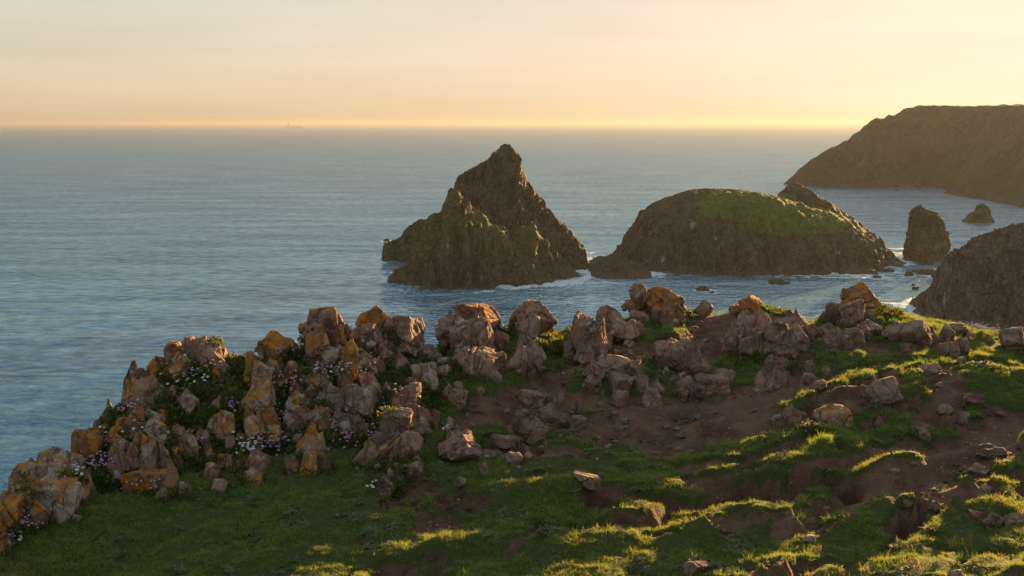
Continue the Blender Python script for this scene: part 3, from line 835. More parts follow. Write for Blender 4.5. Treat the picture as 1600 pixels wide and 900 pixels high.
tx = graded(-75, -5.0, 7.6, 75, .031, 1.16)
ty = graded(-40, 5.0, 13.8, 85, .031, 1.16)
TX, TY = np.meshgrid(tx, ty)
TZ, TT, TM, TI, TD, TR = terrain(TX, TY, True)
def sample(field, x, y):
    x = np.atleast_1d(np.asarray(x, float)); y = np.atleast_1d(np.asarray(y, float))
    i = np.clip(np.searchsorted(tx, x) - 1, 0, len(tx) - 2); j = np.clip(np.searchsorted(ty, y) - 1, 0, len(ty) - 2)
    a = np.clip((x - tx[i]) / (tx[i + 1] - tx[i]), 0, 1); b = np.clip((y - ty[j]) / (ty[j + 1] - ty[j]), 0, 1)
    return field[j, i] * (1 - a) * (1 - b) + field[j, i + 1] * a * (1 - b) + field[j + 1, i] * (1 - a) * b + field[j + 1, i + 1] * a * b
def hit(u, v, far=16.5):
    """where the line of sight through a pixel meets the cliff top"""
    dx, dy, dz = map(float, ray(u, v))
    k = np.arange(5.0, far, .02)
    g = EYE + dz * k - sample(TZ, dx * k, dy * k)
    below = np.nonzero(g < 0)[0]
    if len(below): q = k[below[0]]
    else:
        ok = dy * k < 13.6
        q = k[ok][g[ok].argmin()]
    return dx * q, dy * q, EYE + dz * q

def rock_colour(t, p, o_amt, g_amt, tone):
    a = t.noise(p, 3.2, 6, .6); b = t.noise(p, 13.0, 6, .65); f = t.noise(p, 75.0, 4, .7)
    c = t.mix(t.ramp(a, .32, .70), (.120, .066, .045), (.315, .182, .125))
    c = t.mix(t.ramp(b, .46, .74, 0, .7), c, (.36, .235, .175))
    c = t.mix(t.math('MULTIPLY', tone, .45), c, t.mix(a, (.12, .108, .095), (.30, .27, .235)))
    c = t.mix(t.ramp(f, .48, .78, 0, .55), c, (.31, .22, .17))
    c = t.mix(t.ramp(f, .48, .25, 0, .5), c, (.07, .05, .042))
    nv = t.node('ShaderNodeTexNoise'); t.l.new(p, nv.inputs['Vector']); nv.inputs['Scale'].default_value = 5.0; nv.inputs['Detail'].default_value = 3
    wv = t.node('ShaderNodeVectorMath', operation='MULTIPLY_ADD'); t.l.new(nv.outputs['Color'], wv.inputs[0]); wv.inputs[1].default_value = (.22, .22, .22); t.l.new(p, wv.inputs[2])
    c = t.mix(t.ramp(t.noise(wv.outputs[0], 4.2, 6, .7), .52, .66, 0, .75), c, (.055, .040, .034))
    cr = t.voro(t.mapping(wv.outputs[0], (1, 1, .55)), 6.0)
    crn = t.math('ADD', cr, t.math('MULTIPLY', t.math('SUBTRACT', b, .5), .10))
    c = t.mix(t.ramp(crn, 0.0, .03, .6, 0), c, (.050, .034, .027))
    z = t.nz()
    gl = t.math('ADD', t.noise(p, 13.0, 7, .66, .5), t.math('MULTIPLY', g_amt, .20))
    c = t.mix(t.ramp(gl, .63, .68, 0, .85), c, t.mix(f, (.25, .225, .19), (.44, .405, .35)))
    on = t.math('ADD', t.math('ADD', t.math('MULTIPLY', t.noise(p, 6.5, 5, .6, .5), .45), t.math('MULTIPLY', t.noise(p, 26.0, 7, .72, .6), .55)), t.math('ADD', t.math('MULTIPLY', o_amt, .21), t.math('MULTIPLY', z, .05)))
    c = t.mix(t.ramp(on, .655, .70, 0, .92), c, t.mix(t.ramp(b, .35, .7), (.25, .085, .010), (.43, .185, .026)))
    h = t.math('ADD', t.math('MULTIPLY', b, .55), t.math('ADD', t.math('MULTIPLY', f, .16), t.math('MULTIPLY', t.ramp(crn, 0, .07), .35)))
    return c, h
def mat_rock():
    t = NT('clifftop_rock')
    p = t.pos()
    oi = t.node('ShaderNodeObjectInfo')
    sp = t.node('ShaderNodeSeparateColor'); t.l.new(oi.outputs['Color'], sp.inputs[0])
    c, h = rock_colour(t, p, sp.outputs[0], sp.outputs[1], sp.outputs[2])
    return t.finish(t.principled(c, .92, t.bump(h, .9, .035), spec=.15))
def mat_ground():
    t = NT('cliff_top_soil')
    p = t.pos()
    a = t.noise(p, 1.3, 5, .6); b = t.noise(p, 7.0, 6, .65); f = t.noise(p, 60.0, 4, .7); v = t.voro(p, 38.0, 'F1')
    c = t.mix(t.ramp(a, .3, .7), (.066, .033, .020), (.160, .090, .058))
    c = t.mix(t.ramp(b, .40, .72, 0, .8), c, (.190, .112, .076))
    c = t.mix(t.ramp(f, .50, .75, 0, .5), c, (.23, .145, .105))
    c = t.mix(t.ramp(t.noise(p, 3.2, 4, .6), .56, .70, 0, .6), c, (.036, .024, .018))
    turf = t.attr('turf')
    thatch = t.mix(t.noise(p, 22.0, 5, .7), (.030, .040, .012), (.075, .086, .024))
    c = t.mix(t.ramp(t.math('ADD', turf, t.math('MULTIPLY', t.math('SUBTRACT', b, .5), .8)), .35, .7), c, thatch)
    mo = t.attr('mound')
    c = t.mix(t.math('MULTIPLY', mo, .8), c, t.mix(b, (.030, .028, .012), (.060, .052, .024)))
    h = t.math('ADD', t.math('MULTIPLY', b, .5), t.math('ADD', t.math('MULTIPLY', f, .22), t.math('MULTIPLY', t.ramp(v, 0, .5, .35, 0), .6)))
    rk = t.attr('rock')
    rc, rh = rock_colour(t, p, t.attr('lichen'), t.attr('lichen'), .2)
    c = t.mix(t.ramp(rk, .35, .65), c, rc)
    h = t.math('ADD', h, t.math('MULTIPLY', t.math('SUBTRACT', rh, h), t.ramp(rk, .35, .65)))
    n = t.bump(h, .9, .033)
    return t.finish(t.principled(c, .95, n, spec=.12))
ground = link('cliff_top_ground', mesh_from('cliff_top_ground', np.stack([TX, TY, TZ], -1).reshape(-1, 3), grid_faces(len(tx), len(ty)), mat_ground(), True,
              {'turf': TT.ravel(), 'mound': TM.astype(float).ravel(), 'rock': TR.ravel(), 'lichen': (.08 + .5 * sstep(700, 560, project(TX, np.maximum(TY, .5), TZ)[0])).ravel()}))
tag(ground, kind='structure')

# ------------------------------------------------------------------ rocks
M_ROCK = mat_rock()
ROCK_FOOT = []        # plan discs that keep plants off the stone
_seed = [1000]
def rock(name, u0, u1, v0, v1, o=.3, g=.2, kind='b', tilt=0.0, tone=None, dep=.8, parent=None, origin=None, sub=None):
    _seed[0] += 1
    sd = _seed[0]; q = random.Random(sd)
    uc, w, h = (u0 + u1) / 2, u1 - u0, v1 - v0
    hx, hy, hz = hit(uc, v1 - .10 * h)
    m = (hy * CP - (hz - EYE) * SP) / FPX
    W, Hh = w * m, h * m
    if v1 > 690 and u0 > 700: W *= .85; Hh *= .75
    D = min(max(W, Hh * .55), 1.2 * W + .1) * dep
    cx, cy, cz = map(float, at(uc, (v0 + v1) / 2 + .10 * h, hy + .22 * D))
    sub = sub or (5 if max(w, h) > 50 else 4 if max(w, h) > 28 else 3)
    par = {'b': dict(cuts=4, taper=.20, crack=.05, cells=8, rough=.050), 'p': dict(cuts=4, taper=.10, crack=.05, cells=8, rough=.050, pointy=.75),
           'r': dict(cuts=9, taper=.14, crack=.035, cells=5, rough=.060), 'f': dict(cuts=4, taper=.10, crack=.06, cells=9, rough=.060),
           'c': dict(cuts=5, taper=.15, crack=.065, cells=13, rough=.065)}[kind]
    V, F = rock_shape(sd, sub, **par)
    V = V * np.array([W / 2 * (1.36 if max(w, h) > 34 else 1.18), D / 2 * 1.4, Hh * .68])
    M = Matrix.Rotation(R(tilt), 3, 'Y') @ Matrix.Rotation(R(q.uniform(-18, 18)), 3, 'Z')
    V = V @ np.array(M).T
    base = Vector((cx, cy, cz))
    if origin is not None: base = base - origin
    ob = link(name, mesh_from(name, V, F, M_ROCK, True), parent)
    ob.location = base
    ob.color = (o + q.uniform(-.08, .08), g + q.uniform(-.08, .08), q.uniform(0, .6) if tone is None else tone, 1)
    ROCK_FOOT.append((cx, cy, max(W, D) * .46))
    return ob
def outcrop(label, blocks, name='rock_outcrop', cat='rock outcrop', group=None, **kw):
    u = (min(b[0] for b in blocks) + max(b[1] for b in blocks)) / 2
    v = max(b[3] for b in blocks)
    x, y, z = hit(u, v - 4)
    e = link(name, None); e.location = (x, y, z)
    e.empty_display_size = .1
    tag(e, label, cat, group)
    for b in blocks:
        d = dict(kw); 
        if len(b) > 4: d['kind'] = b[4]
        if len(b) > 5: d['tilt'] = b[5]
        if len(b) > 6: d['o'] = b[6]
        if len(b) > 7: d['g'] = b[7]
        rock('block', b[0], b[1], b[2], b[3], parent=e, origin=Vector((x, y, z)), **d)
        q = random.Random(_seed[0] * 7)          # rubble broken off round its foot
        for _ in range(2 if (b[1] - b[0]) > 26 else 1):
            w = q.uniform(.25, .55) * (b[1] - b[0]); h = w * q.uniform(.6, 1.2)
            uu = (b[0] + b[1]) / 2 + q.uniform(-.75, .75) * (b[1] - b[0]); vb = b[3] + q.uniform(-.3, .25) * (b[3] - b[2])
            d2 = dict(d); d2['kind'] = q.choice('brc'); d2['tilt'] = q.uniform(-15, 15); d2['o'] = d.get('o', .3) * .6
            rock('block', uu - w / 2, uu + w / 2, vb - h, vb, parent=e, origin=Vector((x, y, z)), **d2)
    return e
def boulder(label, b, group=None, **kw):
    d = dict(kw)
    if len(b) > 4: d['kind'] = b[4]
    if len(b) > 5: d['tilt'] = b[5]
    if len(b) > 6: d['o'] = b[6]
    if len(b) > 7: d['g'] = b[7]
    return tag(rock('boulder', *b[:4], **d), label, 'boulder', group)
# outcrops along the crest; each block (u0, u1, v0, v1, shape, tilt, orange lichen, grey lichen)
outcrop('craggy outcrop with pale and orange lichen sloping down into the frame corner', [
    (57, 120, 700, 758, 'b', 6, .75, .85), (64, 120, 750, 806, 'b', 4, .55, .9), (36, 68, 728, 788, 'p', 14, .6, .4), (-4, 42, 770, 838, 'c', 22, .8, .5), (30, 68, 784, 824, 'b', 8, .7, .5), (-46, 10, 806, 870, 'c', 20, .7, .4), (14, 44, 765, 800, 'c', 20, .4, .4)])
outcrop('sunlit flat-topped ledge between the corner outcrop and the flowery knoll', [
    (122, 150, 672, 730, 'b', 2, .7, .2), (140, 176, 667, 696, 'f', 0, .6, .1), (168, 200, 664, 690, 'f', -3, .6, .1)])
outcrop('dark rock with orange crown on the seaward shoulder of the flowery knoll', [
    (203, 243, 590, 646, 'b', 8, .55, .1), (200, 226, 630, 668, 'p', 12, .6, .0), (228, 257, 562, 594, 'r', 0, .9, .1), (243, 266, 556, 572, 'f', 0, .6, .1)])
outcrop('three brown knobs topping the flowery knoll', [
    (261, 284, 535, 562, 'b', -4, .6, .0), (281, 306, 527, 553, 'b', 3, .5, .0), (298, 342, 537, 582, 'p', -8, .5, .1), (326, 356, 556, 584, 'f', -14, .6, .1)])
outcrop('cluster of upright cracked blocks coated with orange and white lichen below the knoll', [
    (182, 204, 686, 728, 'b', 4, .1, .1), (199, 228, 674, 742, 'b', 8, .75, .5), (220, 244, 684, 750, 'b', 3, .75, .4), (240, 264, 694, 742, 'b', -2, .7, .6), (226, 254, 655, 690, 'b', 6, .5, .7), (242, 264, 640, 662, 'r', 10, .8, .1),
    (243, 267, 674, 698, 'r', 0, .5, .7), (265, 288, 664, 688, 'r', 0, .5, .4), (275, 314, 680, 712, 'b', -6, .55, .7), (263, 282, 694, 716, 'r', 0, .7, .3), (198, 236, 734, 766, 'f', 0, .9, .1), (230, 272, 736, 766, 'f', 0, .7, .2), (254, 272, 716, 746, 'b', 0, .8, .3), (268, 290, 712, 736, 'b', 0, .2, .3), (286, 302, 670, 692, 'r', 0, .2, .3), (243, 268, 764, 786, 'f', 0, .2, .2), (278, 300, 752, 776, 'b', 0, .1, .1), (312, 328, 672, 700, 'b', 0, .3, .3)])
boulder('lichen-mottled oval boulder standing clear in the greenery', (328, 363, 640, 686, 'r', 4, .7, .8))
boulder('small grey boulder perched directly above the mottled oval one', (332, 353, 618, 644, 'b', -4, .5, .7))
outcrop('paired grey-orange blocks below the mottled oval boulder', [(350, 370, 684, 715, 'b', 10, .5, .5), (340, 366, 708, 737, 'b', -4, .6, .7)])
boulder('small pale boulder half sunk at the grass edge below the knoll', (334, 353, 748, 770, 'r', 0, .3, .5))
outcrop('squat orange-capped rock rising from greenery between knoll and tall rock', [(404, 446, 518, 560, 'b', 4, .95, .3), (438, 466, 528, 556, 'f', -12, .7, .1)])
boulder('narrow orange sliver of rock on the edge beside the squat orange-capped rock', (384, 396, 550, 594, 'b', 4, .9, .1))
outcrop('tallest upright rock of the ridge with an orange cap', [(480, 526, 480, 526, 'b', 2, .75, .2), (478, 512, 508, 572, 'b', 6, .6, .55), (504, 530, 515, 556, 'b', -6, .3, .2), (524, 538, 491, 520, 'p', -6, .5, .1), (492, 524, 536, 576, 'b', 18, .4, .7), (484, 500, 556, 582, 'p', 8, .3, .3)])
outcrop('massive pair of rocks, orange dome beside a slanting grey block, on the ridge', [
    (562, 600, 479, 516, 'b', -3, .8, .2), (552, 594, 508, 546, 'b', 0, .5, .4), (598, 655, 494, 552, 'b', -14, .3, .5), (604, 636, 540, 574, 'b', -6, .2, .4), (584, 606, 512, 534, 'b', 0, .35, .2), (580, 604, 534, 560, 'b', 0, .3, .3), (640, 656, 510, 545, 'b', -10, .2, .4)])
outcrop('orange-stained blocks stacked in front of the massive pair', [(537, 556, 534, 584, 'b', 4, .85, .2), (545, 584, 524, 554, 'p', 0, .85, .4), (553, 586, 546, 582, 'b', 3, .45, .7), (580, 600, 560, 590, 'b', 0, .2, .3)])
boulder('blotchy grey boulder under the squat orange-capped rock', (392, 424, 566, 600, 'b', 8, .55, .8))
boulder('thin orange boulder beside the blotchy grey one', (418, 437, 564, 596, 'b', -4, .75, .4))
boulder('large lichen-painted boulder in the middle of the flowering bank', (388, 429, 592, 646, 'b', 10, .7, .85), sub=5)
boulder('small rusty boulder left of the tall upright rock foot', (447, 466, 564, 592, 'r', 0, .75, .3))
boulder('little brown boulder under the small rusty one', (465, 480, 585, 600, 'r', 0, .2, .2))
boulder('leaning orange-grey boulder under the tall upright rock', (484, 504, 586, 610, 'b', -20, .7, .3))
boulder('rounded pinkish boulder left of the big cracked pair', (507, 536, 602, 638, 'r', 0, .35, .5))
outcrop('big cracked pinkish pair of blocks in the middle bank', [(560, 592, 584, 622, 'c', 6, .25, .4), (543, 580, 604, 650, 'c', 8, .25, .45), (572, 592, 616, 640, 'b', 0, .1, .3)])
boulder('tapering pale boulder amid white flowers in the middle bank', (447, 476, 624, 662, 'p', -8, .35, .6))
boulder('small boulder tucked under the tapering pale one', (449, 466, 654, 674, 'r', 0, .4, .4))
boulder('wedge-shaped orange-flecked boulder above the pink flower tuft', (491, 524, 643, 672, 'b', -16, .6, .5))
boulder('small orange-rimmed boulder left of the wedge-shaped one', (475, 496, 661, 686, 'r', 0, .6, .5))
boulder('round pale boulder below the orange-rimmed one', (483, 508, 678, 706, 'r', 0, .4, .5))
boulder('leaning finger of pale rock beside the round pale boulder', (454, 471, 677, 703, 'b', 22, .2, .5))
outcrop('two small rusty stones by the mid-bank campion', [(381, 396, 636, 666, 'b', 6, .8, .2), (386, 414, 650, 684, 'r', -6, .6, .4)])
boulder('slanting boulder with white and orange patches low in the bank', (408, 440, 662, 694, 'b', -18, .6, .7))
outcrop('brown jointed blocks at the foot of the big cracked pair', [(545, 571, 650, 686, 'c', 8, .3, .3), (552, 570, 632, 656, 'r', 0, .2, .2)])
boulder('upright speckled boulder at the lower grass edge', (474, 495, 706, 744, 'b', 4, .55, .6))
boulder('slim orange-speckled boulder beside the upright speckled one', (449, 466, 712, 744, 'b', -6, .6, .4))
boulder('plain brown pointed boulder at the lower grass edge', (501, 518, 716, 738, 'p', 6, .1, .1))
outcrop('brown and orange blocks above the lowest grass edge', [(386, 419, 702, 738, 'b', 4, .5, .3), (378, 410, 732, 758, 'b', 0, .55, .7), (350, 368, 682, 714, 'b', 6, .3, .4), (348, 372, 710, 736, 'b', 0, .3, .3)])
boulder('pale rounded boulder below the slanting grey block on the ridge', (650, 685, 566, 610, 'b', 0, .3, .65))
boulder('small brown boulder wedged beside the pale rounded one', (672, 688, 600, 622, 'r', 0, .1, .2))
outcrop('low brown cracked rocks on the slope below the lit sloping slab', [(691, 712, 600, 628, 'c', 0, .1, .3), (704, 730, 598, 618, 'r', -6, .05, .2), (698, 730, 608, 632, 'c', 0, .1, .2)])
outcrop('small brown rocks beside the earth bank foot', [(627, 653, 600, 636, 'c', 0, .1, .3), (634, 650, 590, 608, 'r', 0, .1, .2)])
outcrop('pinkish crumbling outcrop stepping down to the grass', [(622, 668, 630, 680, 'c', -4, .05, .25), (577, 628, 664, 726, 'c', 24, .3, .2), (622, 652, 676, 720, 'c', 24, .1, .2), (606, 640, 640, 672, 'c', 10, .2, .2), (560, 590, 690, 728, 'b', 26, .1, .1)])
boulder('flat-topped pinkish boulder alone in the grass below the path', (692, 747, 679, 722, 'c', 4, .05, .3))
outcrop('pale split rock with flowers in the open grass', [(612, 634, 722, 750, 'b', 8, .2, .4), (626, 656, 722, 744, 'f', -12, .15, .4), (588, 622, 746, 778, 'b', 14, .1, .35), (628, 644, 716, 728, 'r', 0, .05, .2)])
outcrop('lit sloping slab outcrop of four big blocks on the skyline', [
    (714, 772, 473, 506, 'b', 26, .5, .1), (684, 728, 492, 544, 'b', 12, .25, .4), (706, 768, 502, 556, 'b', -20, .35, .3), (720, 782, 542, 592, 'c', -6, .1, .3), (656, 692, 540, 570, 'b', 0, .15, .4), (726, 750, 476, 500, 'p', 0, .5, .2)])
outcrop('tall narrow lit rock fin on the skyline', [(806, 862, 471, 514, 'p', 8, .4, .2), (808, 844, 494, 540, 'b', 4, .2, .35), (803, 846, 532, 584, 'c', 6, .05, .3), (838, 862, 492, 516, 'b', -10, .3, .1), (826, 846, 506, 540, 'b', 0, .15, .2)])
outcrop('lumpy shaded rock wall beside the path', [(890, 928, 492, 552, 'c', 4, .15, .3), (918, 946, 498, 558, 'c', 0, .05, .2), (936, 970, 479, 520, 'r', 0, .1, .2), (944, 992, 498, 536, 'c', -18, .05, .2), (900, 930, 536, 566, 'c', 0, .05, .1), (932, 956, 520, 548, 'c', 0, .05, .1), (880, 896, 534, 560, 'b', 0, .05, .2)])
outcrop('orange-crusted humped outcrop on the skyline above the path', [(981, 1016, 460, 490, 'b', 22, .7, .1), (1004, 1060, 449, 486, 'c', -10, .75, .1), (1034, 1064, 472, 510, 'b', -6, .55, .2), (1018, 1036, 480, 502, 'r', 0, .1, .2), (986, 1012, 486, 504, 'c', 0, .05, .2), (1046, 1066, 462, 484, 'b', -16, .6, .1)])
boulder('small grey pointed rock alone on the skyline above the path gap', (1085, 1112, 468, 490, 'p', -10, .1, .2))
outcrop('streaked rock with lit crest in the middle of the path', [(1026, 1062, 532, 582, 'c', 6, .1, .25), (1050, 1092, 534, 584, 'c', -10, .1, .2), (1078, 1108, 552, 584, 'b', -20, .1, .1)])
outcrop('low lit rock ledge beside the path with grass behind', [(940, 986, 556, 590, 'c', 16, .3, .2), (908, 938, 580, 612, 'c', 24, .1, .2), (920, 952, 564, 592, 'f', 20, .3, .1), (976, 1006, 566, 590, 'f', -8, .3, .1)])
boulder('rounded brown boulder below the low lit ledge', (955, 989, 582, 616, 'r', 0, .05, .25))
boulder('smaller rounded boulder under the rounded brown one', (956, 981, 610, 633, 'r', 0, .05, .2))
boulder('upright brown boulder on the bare slope beside the grass tuft', (1006, 1033, 604, 642, 'p', 4, .05, .15))
boulder('small boulder beside the lit ledge end', (994, 1014, 588, 612, 'r', 0, .05, .15))
boulder('dark tapered boulder above the upright brown one', (1016, 1038, 592, 618, 'p', -6, .2, .1))
outcrop('two brown humps crossing the bare bowl', [(1060, 1085, 588, 614, 'p', 6, .05, .15), (1082, 1130, 586, 614, 'c', -8, .05, .15), (1052, 1074, 606, 622, 'f', 10, .05, .1)])
outcrop('thin upright stones beside the grass tuft over the path', [(895, 912, 622, 655, 'b', -6, .05, .1), (856, 882, 604, 634, 'p', 12, .05, .15)])
outcrop('long low rock steps crossing the lower path', [(816, 856, 612, 634, 'f', 8, .05, .1), (842, 882, 634, 662, 'f', 10, .05, .15), (806, 826, 640, 652, 'f', 0, .02, .1)])
boulder('brown boulder at the rim of the bare bowl', (887, 912, 650, 673, 'r', 0, .05, .15))
outcrop('twin split boulders in the grass below the path', [(802, 832, 654, 688, 'b', 8, .05, .25), (822, 856, 658, 690, 'b', -10, .05, .25), (790, 806, 662, 676, 'r', 0, .02, .1)])
outcrop('string of low brown rocks running down into the turf', [(768, 804, 678, 700, 'f', 8, .05, .2), (806, 836, 694, 716, 'c', 16, .05, .15), (790, 814, 704, 730, 'c', 10, .05, .1), (752, 776, 700, 718, 'f', 8, .02, .15), (838, 858, 692, 706, 'r', 0, .02, .1), (744, 764, 722, 742, 'b', 0, .02, .15), (712, 732, 744, 760, 'b', 16, .02, .15)])
boulder('low pale slab lying on the turf beside the lower hollow', (895, 938, 736, 760, 'f', 18, .02, .15))
outcrop('sharp-ridged outcrop flanking the path gap with a lit green top', [(1139, 1176, 485, 540, 'c', 10, .35, .3), (1160, 1202, 492, 530, 'b', -24, .3, .2), (1131, 1152, 522, 560, 'c', 4, .05, .2), (1160, 1196, 518, 558, 'c', -6, .05, .2), (1196, 1232, 502, 548, 'c', -4, .1, .3), (1224, 1258, 506, 556, 'c', 8, .05, .2), (1200, 1236, 534, 558, 'c', 0, .05, .1), (1240, 1280, 506, 530, 'f', -6, .1, .1)])
boulder('rust-topped knob behind the sharp-ridged outcrop', (1156, 1190, 464, 488, 'r', 0, .9, .1))
boulder('low dark rock behind the rust-topped knob', (1140, 1164, 476, 490, 'f', 0, .5, .1))
outcrop('steep orange-peaked rock crowning the skyline over the cove', [(1322, 1374, 445, 486, 'p', -2, .75, .0), (1292, 1330, 474, 512, 'c', 16, .3, .15), (1318, 1348, 468, 506, 'b', 4, .3, .2), (1350, 1376, 464, 488, 'b', -18, .6, .1)])
outcrop('brown jumbled rocks at the foot of the orange-peaked rock', [(1283, 1312, 512, 546, 'c', 4, .05, .2), (1306, 1348, 514, 546, 'c', -4, .05, .2), (1334, 1372, 503, 526, 'r', -6, .05, .15), (1278, 1306, 506, 522, 'f', 0, .1, .1)])
boulder('rounded brown hump right of the jumbled rocks', (1398, 1448, 501, 534, 'c', 0, .05, .2))
outcrop('broken brown column of rocks on the sunlit rim', [(1468, 1490, 508, 538, 'c', 0, .05, .15), (1470, 1496, 534, 564, 'c', 0, .05, .15), (1492, 1514, 528, 556, 'c', -8, .05, .1), (1480, 1508, 506, 520, 'f', -8, .05, .1)])
boulder('pale boulder at the far end of the sunlit rim', (1564, 1604, 514, 548, 'c', -8, .05, .25))
boulder('domed brown boulder on the bare slope below the ridged outcrop', (1186, 1226, 571, 612, 'c', 6, .05, .15))
boulder('small brown boulder beside the grassy hollow edge', (1248, 1271, 562, 582, 'r', 0, .05, .15))
outcrop('low rubble of brown stones under the ridge slope', [(1254, 1276, 582, 602, 'c', -10, .05, .1), (1284, 1300, 572, 592, 'c', -12, .05, .1), (1274, 1292, 594, 608, 'r', 0, .05, .1)])
boulder('isolated craggy boulder beside the earth path', (1355, 1400, 593, 622, 'c', -6, .05, .2))
boulder('wedge of dark rock in the bare bowl', (1220, 1255, 636, 662, 'p', -16, .02, .05))
boulder('flat grey stone at the wedge of dark rock', (1204, 1226, 648, 664, 'f', 0, .02, .3), tone=.9)
boulder('lit lichen-spotted rock at the tip of the golden mound', (1274, 1317, 638, 670, 'b', -4, .55, .6))
boulder('small brown boulder set in the golden mound', (1364, 1386, 650, 668, 'p', 4, .05, .1))
boulder('lit boulder on the crown of the golden mound', (1508, 1536, 614, 634, 'b', -6, .1, .1))
boulder('leaning stone on the shaded face of the golden mound', (1434, 1454, 662, 694, 'b', -26, .02, .1))
outcrop('lit rock edge at the end of the golden mound', [(1494, 1514, 643, 662, 'b', -22, .1, .1), (1466, 1490, 632, 648, 'f', -8, .1, .1)])
outcrop('brown ledge of rocks at the grassy rim bank', [(1438, 1468, 568, 584, 'c', 0, .02, .1), (1408, 1424, 536, 552, 'c', 0, .02, .1)])
boulder('low brown rock in the bare hollow right of the mound', (1528, 1568, 698, 716, 'c', 0, .02, .1))
boulder('dark low rock at the back of the sunken earth', (1508, 1544, 724, 744, 'c', 0, .02, .05))
outcrop('flat cracked ledge at the frame edge in golden grass', [(1514, 1546, 796, 814, 'f', 4, .02, .15), (1542, 1574, 800, 820, 'f', -2, .02, .15), (1570, 1612, 802, 822, 'f', -4, .02, .15)])
boulder('small pointed rock poking through golden grass by the hollow', (1450, 1472, 778, 800, 'p', -6, .02, .15))
boulder('brown lump of rock in shadowed turf under the golden crest', (1066, 1112, 874, 896, 'c', 0, .02, .15))
boulder('little pale rock beside the lower hollow', (1256, 1276, 834, 850, 'r', 0, .02, .3))
boulder('small stone at the very bottom edge of golden grass', (1484, 1510, 888, 906, 'r', 0, .02, .15))

# bedrock between the picked-out stones: more jointed blocks, parts of the nearest outcrop
OUTS = [o for o in list(col.objects) if o.name.startswith('rock_outcrop')]
_op = np.array([project(*o.location) for o in OUTS])
_cu = [p[0] for p in CREST]; _cv = [p[1] for p in CREST]; _fu = [p[0] for p in FOOT]; _fv = [p[1] for p in FOOT]
_q = random.Random(77)
def filler(u, v, w, h, o, g, tilt):
    k = int(((_op[:, 0] - u) ** 2 + (1.4 * (_op[:, 1] - v)) ** 2).argmin()); e = OUTS[k]
    rock('block', u - w / 2, u + w / 2, v - h, v, o, g, _q.choice('bbcp'), tilt, parent=e, origin=e.location.copy())
for u in range(-10, 670, 26):
    vc, vf = np.interp(u, _cu, _cv), np.interp(u, _fu, _fv)
    v = vc + 22
    while v < vf - 4:
        if _q.random() < .20:
            w = _q.uniform(15, 34)
            filler(u + _q.uniform(-13, 13), v + _q.uniform(-8, 8), w, w * _q.uniform(.9, 1.6), _q.uniform(.2, .8) if u < 600 else .15, _q.uniform(.2, .7), _q.gauss(7, 9))
        v += _q.uniform(20, 34)
for u in range(680, 1600, 24):
    vc, vf = np.interp(u, _cu, _cv), np.interp(u, _fu, _fv)
    if 1070 < u < 1130: continue
    for k in range(2):
        if _q.random() < (.14 if u < 1450 else .10):
            w = _q.uniform(12, 28)
            filler(u + _q.uniform(-12, 12), vc + (vf - vc) * _q.uniform(.1, 1.0), w, w * _q.uniform(.7, 1.3), .08, .2, _q.gauss(2, 10))

# ================================================================== PLANTS AND LOOSE STONES
def blades(n, spread, length, width, lean, seed, segs=3, flat=0.0):
    g = np.random.default_rng(seed)
    V, F, tip, tint = [], [], [], []
    for i in range(n):
        a, r = g.uniform(0, 6.283), spread * math.sqrt(g.uniform(0, 1))
        x0, y0 = r * math.cos(a), r * math.sin(a)
        L = length * g.uniform(.55, 1.15); w = width * g.uniform(.7, 1.2)
        da = a + g.normal() * .9; le = lean * g.uniform(.3, 1.6)
        ya = g.uniform(0, 3.1416); wx, wy = math.cos(ya), math.sin(ya)
        if flat: wx, wy = -math.sin(da), math.cos(da)
        b = len(V); tn = g.uniform()
        for k in range(segs + 1):
            s = k / segs
            ho = L * le * s ** 1.6; up = L * s * math.sqrt(max(.05, 1 - (le * .75 * s) ** 2)) * (1 - flat * .6)
            ww = w * (1 - s ** 1.5) * (.55 + .45 * min(1, 3 * s)) if not flat else w * (math.sin(math.pi * (.12 + .85 * s)))
            cx, cy = x0 + ho * math.cos(da), y0 + ho * math.sin(da)
            V += [(cx - wx * ww, cy - wy * ww, up), (cx + wx * ww, cy + wy * ww, up)]
            tip += [s, s]; tint += [tn, tn]
            if k: q = b + 2 * k; F.append((q - 2, q - 1, q + 1, q))
    return V, F, tip, tint
def leafy(n, rad, high, leaf, seed):
    """a low cushion of small leaves"""
    g = np.random.default_rng(seed)
    V, F, tip, tint = [], [], [], []
    for i in range(n):
        a = g.uniform(0, 6.283); r = math.sqrt(g.uniform(0, 1))
        c = np.array([rad * r * math.cos(a), rad * r * math.sin(a), high * (1 - r * r) * g.uniform(.45, 1.1)])
        d = np.array([math.cos(a) * r, math.sin(a) * r, .55]) + g.normal(size=3) * .5
        d /= np.linalg.norm(d)
        sd = np.cross(d, g.normal(size=3)); sd /= np.linalg.norm(sd)
        nn = np.cross(d, sd)
        L = leaf * g.uniform(.7, 1.3); w = L * g.uniform(.24, .36)
        b = len(V); tn = g.uniform()
        V += [tuple(c), tuple(c + d * L * .5 + sd * w + nn * L * .1), tuple(c + d * L), tuple(c + d * L * .5 - sd * w + nn * L * .1)]
        F.append((b, b + 1, b + 2, b + 3))
        tip += [.2, .6, 1, .6]; tint += [tn] * 4
    return V, F, tip, tint
